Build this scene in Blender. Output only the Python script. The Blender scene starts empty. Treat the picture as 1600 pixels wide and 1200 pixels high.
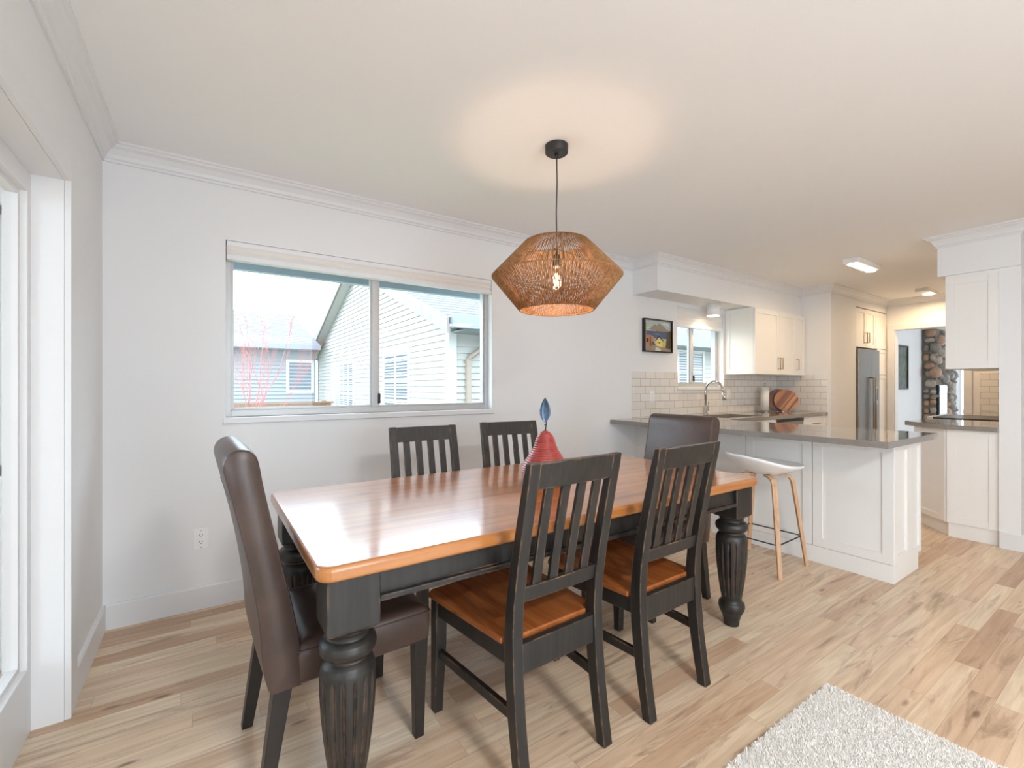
import bpy, bmesh, math, random
from mathutils import Vector, Matrix
from math import sin, cos, pi, radians

random.seed(7)
S = bpy.context.scene
C = S.collection

# ------------------------------------------------------------------ camera
CAM_H = 1.22
cd = bpy.data.cameras.new('camera')
cam = bpy.data.objects.new('camera', cd); C.objects.link(cam)
cam.location = (0, 0, CAM_H)
cam.rotation_euler = (radians(90), 0, radians(-33.97))
cd.sensor_width = 36; cd.lens = 36 * 711 / 1600; cd.shift_y = 4 / 1600
cd.clip_start = 0.02; cd.clip_end = 200
S.camera = cam

# ------------------------------------------------------------------ world
w = bpy.data.worlds.new('overcast_sky'); S.world = w; w.use_nodes = True
nt = w.node_tree; nt.nodes.clear()
bg = nt.nodes.new('ShaderNodeBackground'); wo = nt.nodes.new('ShaderNodeOutputWorld')
bg.inputs[0].default_value = (0.745, 0.885, 1.0, 1); bg.inputs[1].default_value = 6.6
nt.links.new(bg.outputs[0], wo.inputs[0])

S.view_settings.view_transform = 'Standard'
S.view_settings.look = 'None'
S.view_settings.exposure = 0.33
S.view_settings.gamma = 1.0
S.view_settings.use_curve_mapping = False
S.cycles.max_bounces = 10; S.cycles.diffuse_bounces = 6; S.cycles.glossy_bounces = 4
S.cycles.transparent_max_bounces = 16; S.cycles.sample_clamp_indirect = 8

# ------------------------------------------------------------------ key sizes
LX = -0.428; WY = 3.034; CZ = 2.44; WT = 0.15
SIDEX = 6.25; FRY = 2.40; ENDX = 8.05
STUBX = 5.0; STY0 = 0.685; STY1 = 0.80
REAR = -3.6

def portal(name, loc, rot, sx, sy):
    l = bpy.data.lights.new(name, 'AREA'); l.shape = 'RECTANGLE'; l.size = sx; l.size_y = sy
    l.cycles.is_portal = True
    o = bpy.data.objects.new(name, l); C.objects.link(o); o.location = loc; o.rotation_euler = rot

# area lights point along -Z: openings guide the sky light into the rooms
portal('window_portal', ((0.095+1.855)/2, WY+0.35, 1.55), (radians(-90), 0, 0), 2.2, 1.2)
portal('rear_portal', (.9, REAR-0.25, 1.2), (radians(90), 0, 0), 2.0, 2.2)
portal('sunroom_portal', (-3.3, -2.3, 1.45), (0, radians(-90), 0), 1.3, 2.7)

# ------------------------------------------------------------------ materials
def srgb(r, g, b):
    f = lambda c: (c/255/12.92) if c/255 <= 0.04045 else ((c/255+0.055)/1.055)**2.4
    return (f(r), f(g), f(b), 1)
def nodes(m):
    m.use_nodes = True; t = m.node_tree; t.nodes.clear()
    o = t.nodes.new('ShaderNodeOutputMaterial'); b = t.nodes.new('ShaderNodeBsdfPrincipled')
    t.links.new(b.outputs[0], o.inputs[0]); return t, b, o
def N(t, typ, **kw):
    n = t.nodes.new(typ)
    for k, v in kw.items():
        if k == 'op': n.operation = v
        else: setattr(n, k, v)
    return n
def math_(t, op, a, b=None, c=None):
    n = N(t, 'ShaderNodeMath', op=op)
    for i, v in enumerate((a, b, c)):
        if v is None: continue
        if isinstance(v, (int, float)): n.inputs[i].default_value = v
        else: t.links.new(v, n.inputs[i])
    return n.outputs[0]
def ramp(t, fac, stops):
    r = N(t, 'ShaderNodeValToRGB'); e = r.color_ramp.elements
    while len(e) < len(stops): e.new(0.5)
    for k, (p, c) in zip(e, stops): k.position = p; k.color = c
    t.links.new(fac, r.inputs[0]); return r.outputs[0]
def mixc(t, fac, a, b, blend='MIX'):
    n = N(t, 'ShaderNodeMix', data_type='RGBA', blend_type=blend)
    for s, v in ((n.inputs[0], fac), (n.inputs[6], a), (n.inputs[7], b)):
        if isinstance(v, (int, float, tuple)): s.default_value = v
        else: t.links.new(v, s)
    return n.outputs[2]
def noise(t, vec, scale, detail=4, rough=0.5, dist=0):
    n = N(t, 'ShaderNodeTexNoise'); n.inputs['Scale'].default_value = scale
    n.inputs['Detail'].default_value = detail; n.inputs['Roughness'].default_value = rough
    n.inputs['Distortion'].default_value = dist
    if vec is not None: t.links.new(vec, n.inputs['Vector'])
    return n
def mapping(t, vec, scale=(1, 1, 1), loc=(0, 0, 0), rot=(0, 0, 0)):
    m = N(t, 'ShaderNodeMapping'); m.inputs['Scale'].default_value = scale
    m.inputs['Location'].default_value = loc; m.inputs['Rotation'].default_value = rot
    t.links.new(vec, m.inputs[0]); return m.outputs[0]
def bump(t, b, h, strength=0.3, dist=0.002):
    n = N(t, 'ShaderNodeBump'); n.inputs['Strength'].default_value = strength; n.inputs['Distance'].default_value = dist
    t.links.new(h, n.inputs['Height']); t.links.new(n.outputs[0], b.inputs['Normal'])
def plain(name, col, rough=0.5, metal=0, nscale=0, nstr=0.1, var=0.0, coat=0, spec=0.5):
    m = bpy.data.materials.new(name); t, b, o = nodes(m)
    b.inputs['Roughness'].default_value = rough; b.inputs['Metallic'].default_value = metal
    b.inputs['Specular IOR Level'].default_value = spec
    b.inputs['Coat Weight'].default_value = coat
    tc = N(t, 'ShaderNodeTexCoord')
    n = noise(t, tc.outputs['Object'], nscale or 6)
    if var:
        lo = tuple(c*(1-var) for c in col[:3])+(1,); hi = tuple(min(1, c*(1+var)) for c in col[:3])+(1,)
        t.links.new(ramp(t, n.outputs[0], [(0.3, lo), (0.7, hi)]), b.inputs['Base Color'])
    else: b.inputs['Base Color'].default_value = col
    if nscale: bump(t, b, n.outputs[0], nstr)
    return m
def emis(name, col, s):
    m = bpy.data.materials.new(name); t, b, o = nodes(m)
    b.inputs['Base Color'].default_value = col; b.inputs['Emission Color'].default_value = col
    b.inputs['Emission Strength'].default_value = s; return m
def glassm(name, tint=(1, 1, 1, 1), ior=1.45):
    m = bpy.data.materials.new(name); m.use_nodes = True; t = m.node_tree; t.nodes.clear()
    o = N(t, 'ShaderNodeOutputMaterial'); tr = N(t, 'ShaderNodeBsdfTransparent'); gl = N(t, 'ShaderNodeBsdfGlossy')
    tr.inputs[0].default_value = tint; gl.inputs['Roughness'].default_value = 0.0
    lw = N(t, 'ShaderNodeLayerWeight'); lw.inputs[0].default_value = 0.5; mx = N(t, 'ShaderNodeMixShader')
    fr = math_(t, 'ADD', 0.03, math_(t, 'MULTIPLY', 0.8, math_(t, 'POWER', lw.outputs['Facing'], 5.0)))
    t.links.new(fr, mx.inputs[0]); t.links.new(tr.outputs[0], mx.inputs[1]); t.links.new(gl.outputs[0], mx.inputs[2])
    t.links.new(mx.outputs[0], o.inputs[0]); return m

M = {}
M['wall'] = plain('wall_paint', srgb(232, 233, 235), 0.7, nscale=220, nstr=0.03)
M['ceil'] = plain('ceiling_paint', srgb(242, 242, 243), 0.8, nscale=160, nstr=0.04)
M['trim'] = plain('trim_paint', srgb(227, 228, 230), 0.4)
M['cab'] = plain('cabinet_paint', srgb(238, 237, 235), 0.35)
M['frame'] = plain('window_aluminium', srgb(190, 190, 190), 0.4, metal=0.3)
M['vinyl'] = plain('window_vinyl', srgb(225, 228, 230), 0.4)
M['blind'] = plain('blind_fabric', srgb(234, 231, 227), 0.8)
M['glass'] = glassm('clear_glass')
M['steel'] = plain('brushed_steel', srgb(178, 176, 172), 0.28, metal=1.0, nscale=30, nstr=0.02)
M['steelf'] = plain('fridge_steel', srgb(140, 136, 130), 0.3, metal=1.0, nscale=30, nstr=0.02)
M['chrome'] = plain('chrome', srgb(205, 205, 205), 0.1, metal=1.0)
M['gold'] = plain('champagne_metal', srgb(170, 145, 110), 0.3, metal=1.0)
M['dark'] = plain('dark_metal', srgb(48, 47, 48), 0.5)
M['blackp'] = plain('black_plastic', srgb(22, 22, 24), 0.35)
M['white'] = plain('white_plastic', srgb(232, 233, 236), 0.4)
M['shell'] = plain('white_shell', srgb(248, 248, 248), 0.35)
M['paper'] = plain('paper', srgb(240, 238, 232), 0.9)
M['outlet'] = plain('outlet_white', srgb(240, 240, 240), 0.35)
M['slot'] = plain('outlet_slots', srgb(60, 60, 60), 0.6)

def floor_mat():
    m = bpy.data.materials.new('blond_hardwood_strips'); t, b, o = nodes(m)
    tc = N(t, 'ShaderNodeTexCoord'); sp = N(t, 'ShaderNodeSeparateXYZ'); t.links.new(tc.outputs['Object'], sp.inputs[0])
    X, Y = sp.outputs[0], sp.outputs[1]
    SW = 0.083
    ys = math_(t, 'DIVIDE', Y, SW); row = math_(t, 'FLOOR', ys); fy = math_(t, 'FRACT', ys)
    wn = N(t, 'ShaderNodeTexWhiteNoise', noise_dimensions='1D'); t.links.new(row, wn.inputs['W'])
    off = math_(t, 'MULTIPLY', wn.outputs['Value'], 7.3)
    xs = math_(t, 'ADD', math_(t, 'DIVIDE', X, 0.85), off); col = math_(t, 'FLOOR', xs); fx = math_(t, 'FRACT', xs)
    cb = N(t, 'ShaderNodeCombineXYZ'); t.links.new(col, cb.inputs[0]); t.links.new(row, cb.inputs[1])
    w2 = N(t, 'ShaderNodeTexWhiteNoise', noise_dimensions='2D'); t.links.new(cb.outputs[0], w2.inputs['Vector'])
    base = ramp(t, w2.outputs['Value'], [(0.0, srgb(188, 156, 128)), (0.12, srgb(206, 176, 148)), (0.3, srgb(224, 199, 171)),
                                         (0.6, srgb(224, 203, 176)), (0.85, srgb(230, 213, 186)), (1.0, srgb(208, 180, 153))])
    # grain, shifted for every plank
    cv = N(t, 'ShaderNodeCombineXYZ')
    t.links.new(math_(t, 'ADD', X, math_(t, 'MULTIPLY', w2.outputs['Value'], 31.0)), cv.inputs[0])
    t.links.new(math_(t, 'ADD', Y, math_(t, 'MULTIPLY', w2.outputs['Value'], 17.0)), cv.inputs[1])
    g1 = noise(t, mapping(t, cv.outputs[0], (2.2, 38, 1)), 1.0, 6, 0.6, 0.6)
    g2 = noise(t, mapping(t, cv.outputs[0], (1.3, 9, 1)), 1.0, 5, 0.65, 1.6)
    c1 = mixc(t, ramp(t, g1.outputs[0], [(0.36, (0, 0, 0, 1)), (0.66, (.42, .42, .42, 1))]), base, srgb(158, 120, 90))
    st = ramp(t, g2.outputs[0], [(0.56, (0, 0, 0, 1)), (0.66, (.45, .45, .45, 1)), (0.76, (.8, .8, .8, 1))])
    c2 = mixc(t, st, c1, srgb(128, 96, 74))
    kn = N(t, 'ShaderNodeTexVoronoi'); kn.inputs['Scale'].default_value = 1.0
    t.links.new(mapping(t, cv.outputs[0], (2.3, 7.5, 1)), kn.inputs['Vector'])
    c3 = mixc(t, ramp(t, kn.outputs['Distance'], [(0.035, (.75, .75, .75, 1)), (0.1, (0, 0, 0, 1))]), c2, srgb(96, 70, 55))
    ey = math_(t, 'MINIMUM', fy, math_(t, 'SUBTRACT', 1, fy)); ex = math_(t, 'MINIMUM', fx, math_(t, 'SUBTRACT', 1, fx))
    gap = math_(t, 'MINIMUM', math_(t, 'MULTIPLY', ey, SW), math_(t, 'MULTIPLY', ex, 0.85))
    gm = ramp(t, math_(t, 'MULTIPLY', gap, 100), [(0.03, (.45, .45, .45, 1)), (0.1, (0, 0, 0, 1))])
    c4 = mixc(t, gm, c3, srgb(110, 84, 64))
    t.links.new(c4, b.inputs['Base Color'])
    t.links.new(ramp(t, g1.outputs[0], [(0.3, (.30, .30, .30, 1)), (0.8, (.42, .42, .42, 1))]), b.inputs['Roughness'])
    bump(t, b, g1.outputs[0], 0.04)
    return m
M['floor'] = floor_mat()

def wood(name, cols, boards=0.0, along='X', rough=0.2, coat=0.0, gs=1.0, knots=True, knotcol=(90, 50, 25), coatr=0.1):
    """cols: dark, mid, light grain; boards: width of glued boards (0 = none)"""
    m = bpy.data.materials.new(name); t, b, o = nodes(m)
    tc = N(t, 'ShaderNodeTexCoord'); v = tc.outputs['Object']
    if along == 'Y': v = mapping(t, v, rot=(0, 0, radians(90)))
    if along == 'Z': v = mapping(t, v, rot=(0, radians(90), 0))
    sp = N(t, 'ShaderNodeSeparateXYZ'); t.links.new(v, sp.inputs[0])
    if boards:
        row = math_(t, 'FLOOR', math_(t, 'DIVIDE', sp.outputs[1], boards))
        wn = N(t, 'ShaderNodeTexWhiteNoise', noise_dimensions='1D'); t.links.new(row, wn.inputs['W']); rv = wn.outputs['Value']
    else:
        rv = math_(t, 'MULTIPLY', sp.outputs[0], 0.0)
    cv = N(t, 'ShaderNodeCombineXYZ')
    t.links.new(math_(t, 'ADD', sp.outputs[0], math_(t, 'MULTIPLY', rv, 23.0)), cv.inputs[0])
    t.links.new(math_(t, 'ADD', sp.outputs[1], math_(t, 'MULTIPLY', rv, 11.0)), cv.inputs[1])
    t.links.new(sp.outputs[2], cv.inputs[2])
    g = noise(t, mapping(t, cv.outputs[0], (1.6*gs, 26*gs, 26*gs)), 1.0, 6, 0.6, 0.8)
    g2 = noise(t, mapping(t, cv.outputs[0], (0.9*gs, 6*gs, 6*gs)), 1.0, 4, 0.6, 1.8)
    c = ramp(t, g.outputs[0], [(0.3, srgb(*cols[0])), (0.5, srgb(*cols[1])), (0.72, srgb(*cols[2]))])
    c = mixc(t, ramp(t, g2.outputs[0], [(0.5, (0, 0, 0, 1)), (0.75, (.5, .5, .5, 1))]), c, srgb(*cols[0]))
    if boards:
        c = mixc(t, ramp(t, rv, [(0, (0, 0, 0, 1)), (1, (.28, .28, .28, 1))]), c, srgb(*cols[0]))
    if knots:
        kn = N(t, 'ShaderNodeTexVoronoi'); kn.inputs['Scale'].default_value = 1.0
        t.links.new(mapping(t, cv.outputs[0], (2.6, 6, 6)), kn.inputs['Vector'])
        c = mixc(t, ramp(t, kn.outputs['Distance'], [(0.05, (.8, .8, .8, 1)), (0.12, (0, 0, 0, 1))]), c, srgb(*knotcol))
    t.links.new(c, b.inputs['Base Color'])
    b.inputs['Roughness'].default_value = rough; b.inputs['Coat Weight'].default_value = coat
    b.inputs['Coat Roughness'].default_value = coatr; b.inputs['Coat IOR'].default_value = 1.5
    bump(t, b, g.outputs[0], 0.03)
    return m
PINE = [(144, 84, 38), (180, 114, 56), (198, 134, 74)]
M['top'] = wood('honey_pine_top', PINE, 0.145, 'X', 0.3, 0.9, coatr=0.12)
M['seatw'] = wood('honey_pine_seat', [(128, 70, 32), (158, 92, 46), (176, 110, 60)], 0.11, 'Y', 0.25, 0.4)
M['oak'] = wood('pale_oak', [(182, 140, 104), (202, 162, 126), (214, 178, 142)], 0, 'Z', 0.45, 0, 2.0, False)
M['fence'] = wood('fence_cedar', [(110, 82, 62), (128, 98, 76), (140, 110, 88)], 0.14, 'Z', 0.7, 0, 1.0, False)

def blackpaint():
    m = bpy.data.materials.new('worn_black_paint'); t, b, o = nodes(m)
    tc = N(t, 'ShaderNodeTexCoord'); ge = N(t, 'ShaderNodeNewGeometry')
    bv = N(t, 'ShaderNodeBevel'); bv.samples = 4; bv.inputs['Radius'].default_value = 0.007
    dp = N(t, 'ShaderNodeVectorMath', op='DOT_PRODUCT'); t.links.new(bv.outputs[0], dp.inputs[0]); t.links.new(ge.outputs['Normal'], dp.inputs[1])
    e = ramp(t, math_(t, 'SUBTRACT', 1.0, dp.outputs['Value']), [(0.02, (0, 0, 0, 1)), (0.09, (1, 1, 1, 1))])
    n = noise(t, tc.outputs['Object'], 14, 5, 0.65)
    nm = ramp(t, n.outputs[0], [(0.46, (0, 0, 0, 1)), (0.60, (.85, .85, .85, 1))])
    k = mixc(t, 1.0, e, nm, 'MULTIPLY')
    n2 = noise(t, mapping(t, tc.outputs['Object'], (60, 60, 4)), 1, 4)
    base = ramp(t, n2.outputs[0], [(0.35, srgb(31, 29, 28)), (0.7, srgb(46, 43, 41))])
    c = mixc(t, k, base, srgb(156, 122, 92))
    t.links.new(c, b.inputs['Base Color']); b.inputs['Roughness'].default_value = 0.42
    bump(t, b, n2.outputs[0], 0.05); return m
M['black'] = blackpaint()
M['espresso'] = plain('espresso_wood', srgb(36, 32, 30), 0.38, nscale=30, nstr=.05, var=.15)

def leather():
    m = bpy.data.materials.new('brown_leather'); t, b, o = nodes(m)
    tc = N(t, 'ShaderNodeTexCoord')
    v = N(t, 'ShaderNodeTexVoronoi'); v.inputs['Scale'].default_value = 260; t.links.new(tc.outputs['Object'], v.inputs['Vector'])
    n = noise(t, tc.outputs['Object'], 9, 4)
    t.links.new(ramp(t, n.outputs[0], [(0.3, srgb(66, 52, 47)), (0.7, srgb(80, 64, 58))]), b.inputs['Base Color'])
    b.inputs['Roughness'].default_value = 0.36
    bump(t, b, v.outputs['Distance'], 0.12, 0.001); return m
M['leather'] = leather()

def quartz():
    m = bpy.data.materials.new('taupe_quartz'); t, b, o = nodes(m)
    tc = N(t, 'ShaderNodeTexCoord'); n = noise(t, tc.outputs['Object'], 180, 3)
    t.links.new(ramp(t, n.outputs[0], [(0.35, srgb(132, 126, 121)), (0.7, srgb(148, 142, 136))]), b.inputs['Base Color'])
    b.inputs['Roughness'].default_value = 0.09; b.inputs['Coat Weight'].default_value = 0.6; b.inputs['Coat Roughness'].default_value = 0.03
    return m
M['quartz'] = quartz()

def tile(name, axis):
    m = bpy.data.materials.new(name); t, b, o = nodes(m)
    tc = N(t, 'ShaderNodeTexCoord'); sp = N(t, 'ShaderNodeSeparateXYZ'); t.links.new(tc.outputs['Object'], sp.inputs[0])
    cb = N(t, 'ShaderNodeCombineXYZ'); t.links.new(sp.outputs[axis], cb.inputs[0]); t.links.new(sp.outputs[2], cb.inputs[1])
    br = N(t, 'ShaderNodeTexBrick'); t.links.new(cb.outputs[0], br.inputs['Vector'])
    br.inputs['Scale'].default_value = 1; br.inputs['Brick Width'].default_value = 0.152; br.inputs['Row Height'].default_value = 0.0765
    br.inputs['Mortar Size'].default_value = 0.0022; br.inputs['Mortar Smooth'].default_value = 0.3
    br.inputs['Color1'].default_value = srgb(233, 230, 226); br.inputs['Color2'].default_value = srgb(226, 222, 217)
    br.inputs['Mortar'].default_value = srgb(168, 160, 150)
    t.links.new(br.outputs['Color'], b.inputs['Base Color']); b.inputs['Roughness'].default_value = 0.12
    h = math_(t, 'SUBTRACT', 1.0, br.outputs['Fac']); bump(t, b, h, 0.5, 0.002); return m
M['tilex'] = tile('subway_tile_lengthwise', 0)
M['tiley'] = tile('subway_tile_crosswise', 1)

def rope():
    m = bpy.data.materials.new('natural_twine'); t, b, o = nodes(m)
    tc = N(t, 'ShaderNodeTexCoord'); n = noise(t, tc.outputs['Object'], 60, 3)
    t.links.new(ramp(t, n.outputs[0], [(0.3, srgb(140, 98, 60)), (0.7, srgb(184, 140, 96))]), b.inputs['Base Color'])
    b.inputs['Roughness'].default_value = 0.85; return m
M['rope'] = rope()
M['siding'] = plain('cream_siding', srgb(168, 167, 162), 0.7)
M['siding2'] = plain('grey_siding', srgb(140, 144, 147), 0.7)
M['hwhite'] = plain('house_white_trim', srgb(190, 190, 188), 0.6)
M['roof'] = plain('grey_shingles', srgb(108, 111, 116), 0.9, nscale=12, nstr=0.3, var=0.12)
M['gutter'] = plain('grey_gutter', srgb(120, 126, 134), 0.6)
M['down'] = plain('taupe_downspout', srgb(150, 136, 124), 0.6)
M['rake'] = plain('weathered_rake_board', srgb(128, 122, 116), .7, nscale=5, var=.12)
M['dpane'] = plain('house_window_glass', srgb(84, 98, 108), 0.25)
M['eave'] = plain('blue_grey_eave', srgb(150, 164, 176), 0.7)
M['ground'] = plain('lawn', srgb(120, 128, 100), 0.95, nscale=8, nstr=0.3, var=0.2)
M['stem'] = plain('red_bark', srgb(176, 84, 70), 0.6)
M['bark'] = plain('grey_bark', srgb(130, 120, 108), 0.8)
M['leaf'] = plain('pale_leaves', srgb(120, 148, 104), 0.7, var=0.3, nscale=5)
M['redglaze'] = plain('red_stoneware', srgb(166, 70, 64), 0.36, nscale=40, nstr=0.15, var=0.25)
M['bluemetal'] = plain('blued_metal', srgb(84, 102, 124), 0.35, metal=0.8, nscale=30, nstr=0.5, var=0.45)
M['rug'] = plain('cream_wool', srgb(250, 247, 243), 0.95, var=0.06, nscale=60)
M['mortar'] = plain('chimney_mortar', srgb(120, 110, 100), 0.9, nscale=40, nstr=0.4)
M['stone1'] = plain('grey_river_stone', srgb(128, 122, 116), 0.7, nscale=14, nstr=0.2, var=0.2)
M['stone2'] = plain('tan_river_stone', srgb(160, 128, 104), 0.7, nscale=14, nstr=0.2, var=0.2)
M['stone3'] = plain('pale_river_stone', srgb(158, 148, 136), 0.7, nscale=14, nstr=0.2, var=0.2)
M['bulbglow'] = emis('filament_glow', (1.0, 0.62, 0.25, 1), 30)
M['led'] = emis('led_glow', (1.0, 0.86, 0.66, 1), 14)
M['fill_glow'] = emis('fill_diffuser_glow', (1.0, 0.98, 0.96, 1), 1.2)  # glow of the fill lamps added behind the camera

# ------------------------------------------------------------------ mesh tools
class MB:
    def __init__(s): s.v = []; s.f = []; s.m = []; s.sm = []
    def add(s, vs, fs, mi=0, smooth=False):
        o = len(s.v); s.v += [tuple(v) for v in vs]
        for f in fs: s.f.append([o+i for i in f]); s.m.append(mi); s.sm.append(smooth)
        return s
    def box(s, x0, x1, y0, y1, z0, z1, mi=0):
        if x0 > x1: x0, x1 = x1, x0
        if y0 > y1: y0, y1 = y1, y0
        vs = [(x0, y0, z0), (x1, y0, z0), (x1, y1, z0), (x0, y1, z0), (x0, y0, z1), (x1, y0, z1), (x1, y1, z1), (x0, y1, z1)]
        return s.add(vs, [(0, 3, 2, 1), (4, 5, 6, 7), (0, 1, 5, 4), (1, 2, 6, 5), (2, 3, 7, 6), (3, 0, 4, 7)], mi)
    def prism(s, poly, a0, a1, axis='z', mi=0, smooth=False):
        """extrude a 2D polygon; axis z: (x,y); axis x: (y,z); axis y: (x,z)"""
        def P(p, a): return {'z': (p[0], p[1], a), 'x': (a, p[0], p[1]), 'y': (p[0], a, p[1])}[axis]
        n = len(poly); vs = [P(p, a0) for p in poly]+[P(p, a1) for p in poly]
        fs = [tuple(range(n))[::-1], tuple(range(n, 2*n))]
        s.add(vs, fs, mi)
        o = len(s.v)-2*n
        for i in range(n):
            j = (i+1) % n; s.f.append([o+i, o+j, o+n+j, o+n+i]); s.m.append(mi); s.sm.append(smooth)
        return s
    def lathe(s, prof, n=32, c=(0, 0, 0), mi=0, rf=None, caps=True):
        """prof: (r,z) from bottom to top; rf(theta,z) scales the radius"""
        vs = []
        for r, z in prof:
            for i in range(n):
                a = 2*pi*i/n; rr = r*(rf(a, z) if rf else 1)
                vs.append((c[0]+rr*cos(a), c[1]+rr*sin(a), c[2]+z))
        fs = []
        for k in range(len(prof)-1):
            for i in range(n):
                j = (i+1) % n; fs.append((k*n+i, k*n+j, (k+1)*n+j, (k+1)*n+i))
        s.add(vs, fs, mi, True)
        if caps:
            o = len(s.v)-len(vs); k = len(prof)-1
            s.f.append([o+i for i in range(n)][::-1]); s.m.append(mi); s.sm.append(False)
            s.f.append([o+k*n+i for i in range(n)]); s.m.append(mi); s.sm.append(False)
        return s
    def tube(s, pts, r, n=8, mi=0, closed=False):
        pts = [Vector(p) for p in pts]; rs = r if isinstance(r, (list, tuple)) else [r]*len(pts)
        L = len(pts); vs = []; up = None
        for i, p in enumerate(pts):
            if closed: d = pts[(i+1) % L]-pts[i-1]
            else: d = pts[min(i+1, L-1)]-pts[max(i-1, 0)]
            d.normalize()
            if up is None:
                up = Vector((0, 0, 1)) if abs(d.z) < 0.9 else Vector((1, 0, 0))
            a = d.cross(up); 
            if a.length < 1e-6: a = d.cross(Vector((0, 1, 0)))
            a.normalize(); b = a.cross(d).normalized(); up = b
            for k in range(n):
                t = 2*pi*k/n; vs.append(p+a*cos(t)*rs[i]+b*sin(t)*rs[i])
        fs = []
        for i in range(L if closed else L-1):
            i2 = (i+1) % L
            for k in range(n):
                k2 = (k+1) % n; fs.append((i*n+k, i*n+k2, i2*n+k2, i2*n+k))
        s.add(vs, fs, mi, True)
        if not closed:
            o = len(s.v)-len(vs)
            s.f.append([o+k for k in range(n)][::-1]); s.m.append(mi); s.sm.append(False)
            s.f.append([o+(L-1)*n+k for k in range(n)]); s.m.append(mi); s.sm.append(False)
        return s
    def loft(s, rings, mi=0, smooth=True, caps=True):
        n = len(rings[0]); vs = [v for r in rings for v in r]; fs = []
        for k in range(len(rings)-1):
            for i in range(n):
                j = (i+1) % n; fs.append((k*n+i, k*n+j, (k+1)*n+j, (k+1)*n+i))
        s.add(vs, fs, mi, smooth)
        if caps:
            o = len(s.v)-len(vs); k = len(rings)-1
            s.f.append([o+i for i in range(n)][::-1]); s.m.append(mi); s.sm.append(smooth)
            s.f.append([o+k*n+i for i in range(n)]); s.m.append(mi); s.sm.append(smooth)
        return s

def obj(name, mb, mat, parent=None, bevel=0, seg=2, sub=0, fix=True):
    me = bpy.data.meshes.new(name); me.from_pydata(mb.v, [], mb.f)
    mats = mat if isinstance(mat, (list, tuple)) else [mat]
    for q in mats: me.materials.append(M[q] if isinstance(q, str) else q)
    for p, mi, sm in zip(me.polygons, mb.m, mb.sm): p.material_index = mi; p.use_smooth = sm
    if fix:
        bm = bmesh.new(); bm.from_mesh(me); bmesh.ops.recalc_face_normals(bm, faces=bm.faces); bm.to_mesh(me); bm.free()
    me.update()
    o = bpy.data.objects.new(name, me); C.objects.link(o)
    if parent: o.parent = parent
    if bevel:
        b = o.modifiers.new('bevel', 'BEVEL'); b.width = bevel; b.segments = seg; b.limit_method = 'ANGLE'; b.angle_limit = radians(40)
        b.harden_normals = False
    if sub:
        q = o.modifiers.new('subdivision', 'SUBSURF'); q.levels = sub; q.render_levels = sub
    return o
def tag(o, label, cat, group=None, kind=None):
    o['label'] = label; o['category'] = cat
    if group: o['group'] = group
    if kind: o['kind'] = kind
    return o
def thing(name, label, cat, loc=(0, 0, 0), rotz=0, group=None):
    o = bpy.data.objects.new(name, None); C.objects.link(o); o.empty_display_size = 0.1
    o.location = loc; o.rotation_euler = (0, 0, rotz); return tag(o, label, cat, group)
def struct(name, mb, mat, parent=None, **k):
    o = obj(name, mb, mat, parent, **k)
    if not parent: o['kind'] = 'structure'
    return o
def sempty(name, loc=(0, 0, 0)):
    o = bpy.data.objects.new(name, None); C.objects.link(o); o.location = loc; o['kind'] = 'structure'; return o
def dup(root, loc, rotz, label):
    r = root.copy(); C.objects.link(r); r.location = loc; r.rotation_euler = (0, 0, rotz); r['label'] = label
    for ch in list(root.children):
        c = ch.copy(); C.objects.link(c); c.parent = r
        for g in ch.children:
            d = g.copy(); C.objects.link(d); d.parent = c
    return r

# ================================================================== SETTING
struct('floor', MB().box(-3.3, 16, REAR-0.3, 3.3, -0.12, 0), 'floor')
struct('ceiling', MB().box(-3.3, 16, REAR-0.3, 3.3, CZ, CZ+0.12), 'ceil')

# window wall with the dining window and the kitchen window
W1 = (0.095, 1.855, 1.045, 2.05); W2 = (4.165, 5.022, 1.215, 2.07)
mb = MB(); y0, y1 = WY, WY+WT
mb.box(LX-0.11, W1[0], y0, y1, 0, CZ); mb.box(W1[0], W1[1], y0, y1, 0, W1[2]-0.03); mb.box(W1[0], W1[1], y0, y1, W1[3], CZ)
mb.box(W1[1], W2[0], y0, y1, 0, CZ); mb.box(W2[0], W2[1], y0, y1, 0, W2[2]-0.03); mb.box(W2[0], W2[1], y0, y1, W2[3], CZ)
mb.box(W2[1], SIDEX, y0, y1, 0, CZ)
struct('wall_window', mb, 'wall')
# kitchen return wall, fridge recess, end wall with the doorway
mb = MB(); mb.box(SIDEX, 7.0, FRY, 3.2, 0, CZ); mb.box(7.0, ENDX, 3.12, 3.2, 0, CZ)
struct('wall_kitchen', mb, 'wall')
DY0, DY1, DZ = 1.592, 2.31, 2.013
mb = MB(); mb.box(ENDX, ENDX+0.12, DY1, 3.3, 0, CZ); mb.box(ENDX, ENDX+0.12, DY0, DY1, DZ, CZ); mb.box(ENDX, ENDX+0.12, REAR, DY0, 0, CZ)
struct('wall_end', mb, 'wall')
mb = MB(); mb.box(STUBX, ENDX, STY0, STY1, 0, CZ); struct('wall_partition', mb, 'wall')
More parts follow.
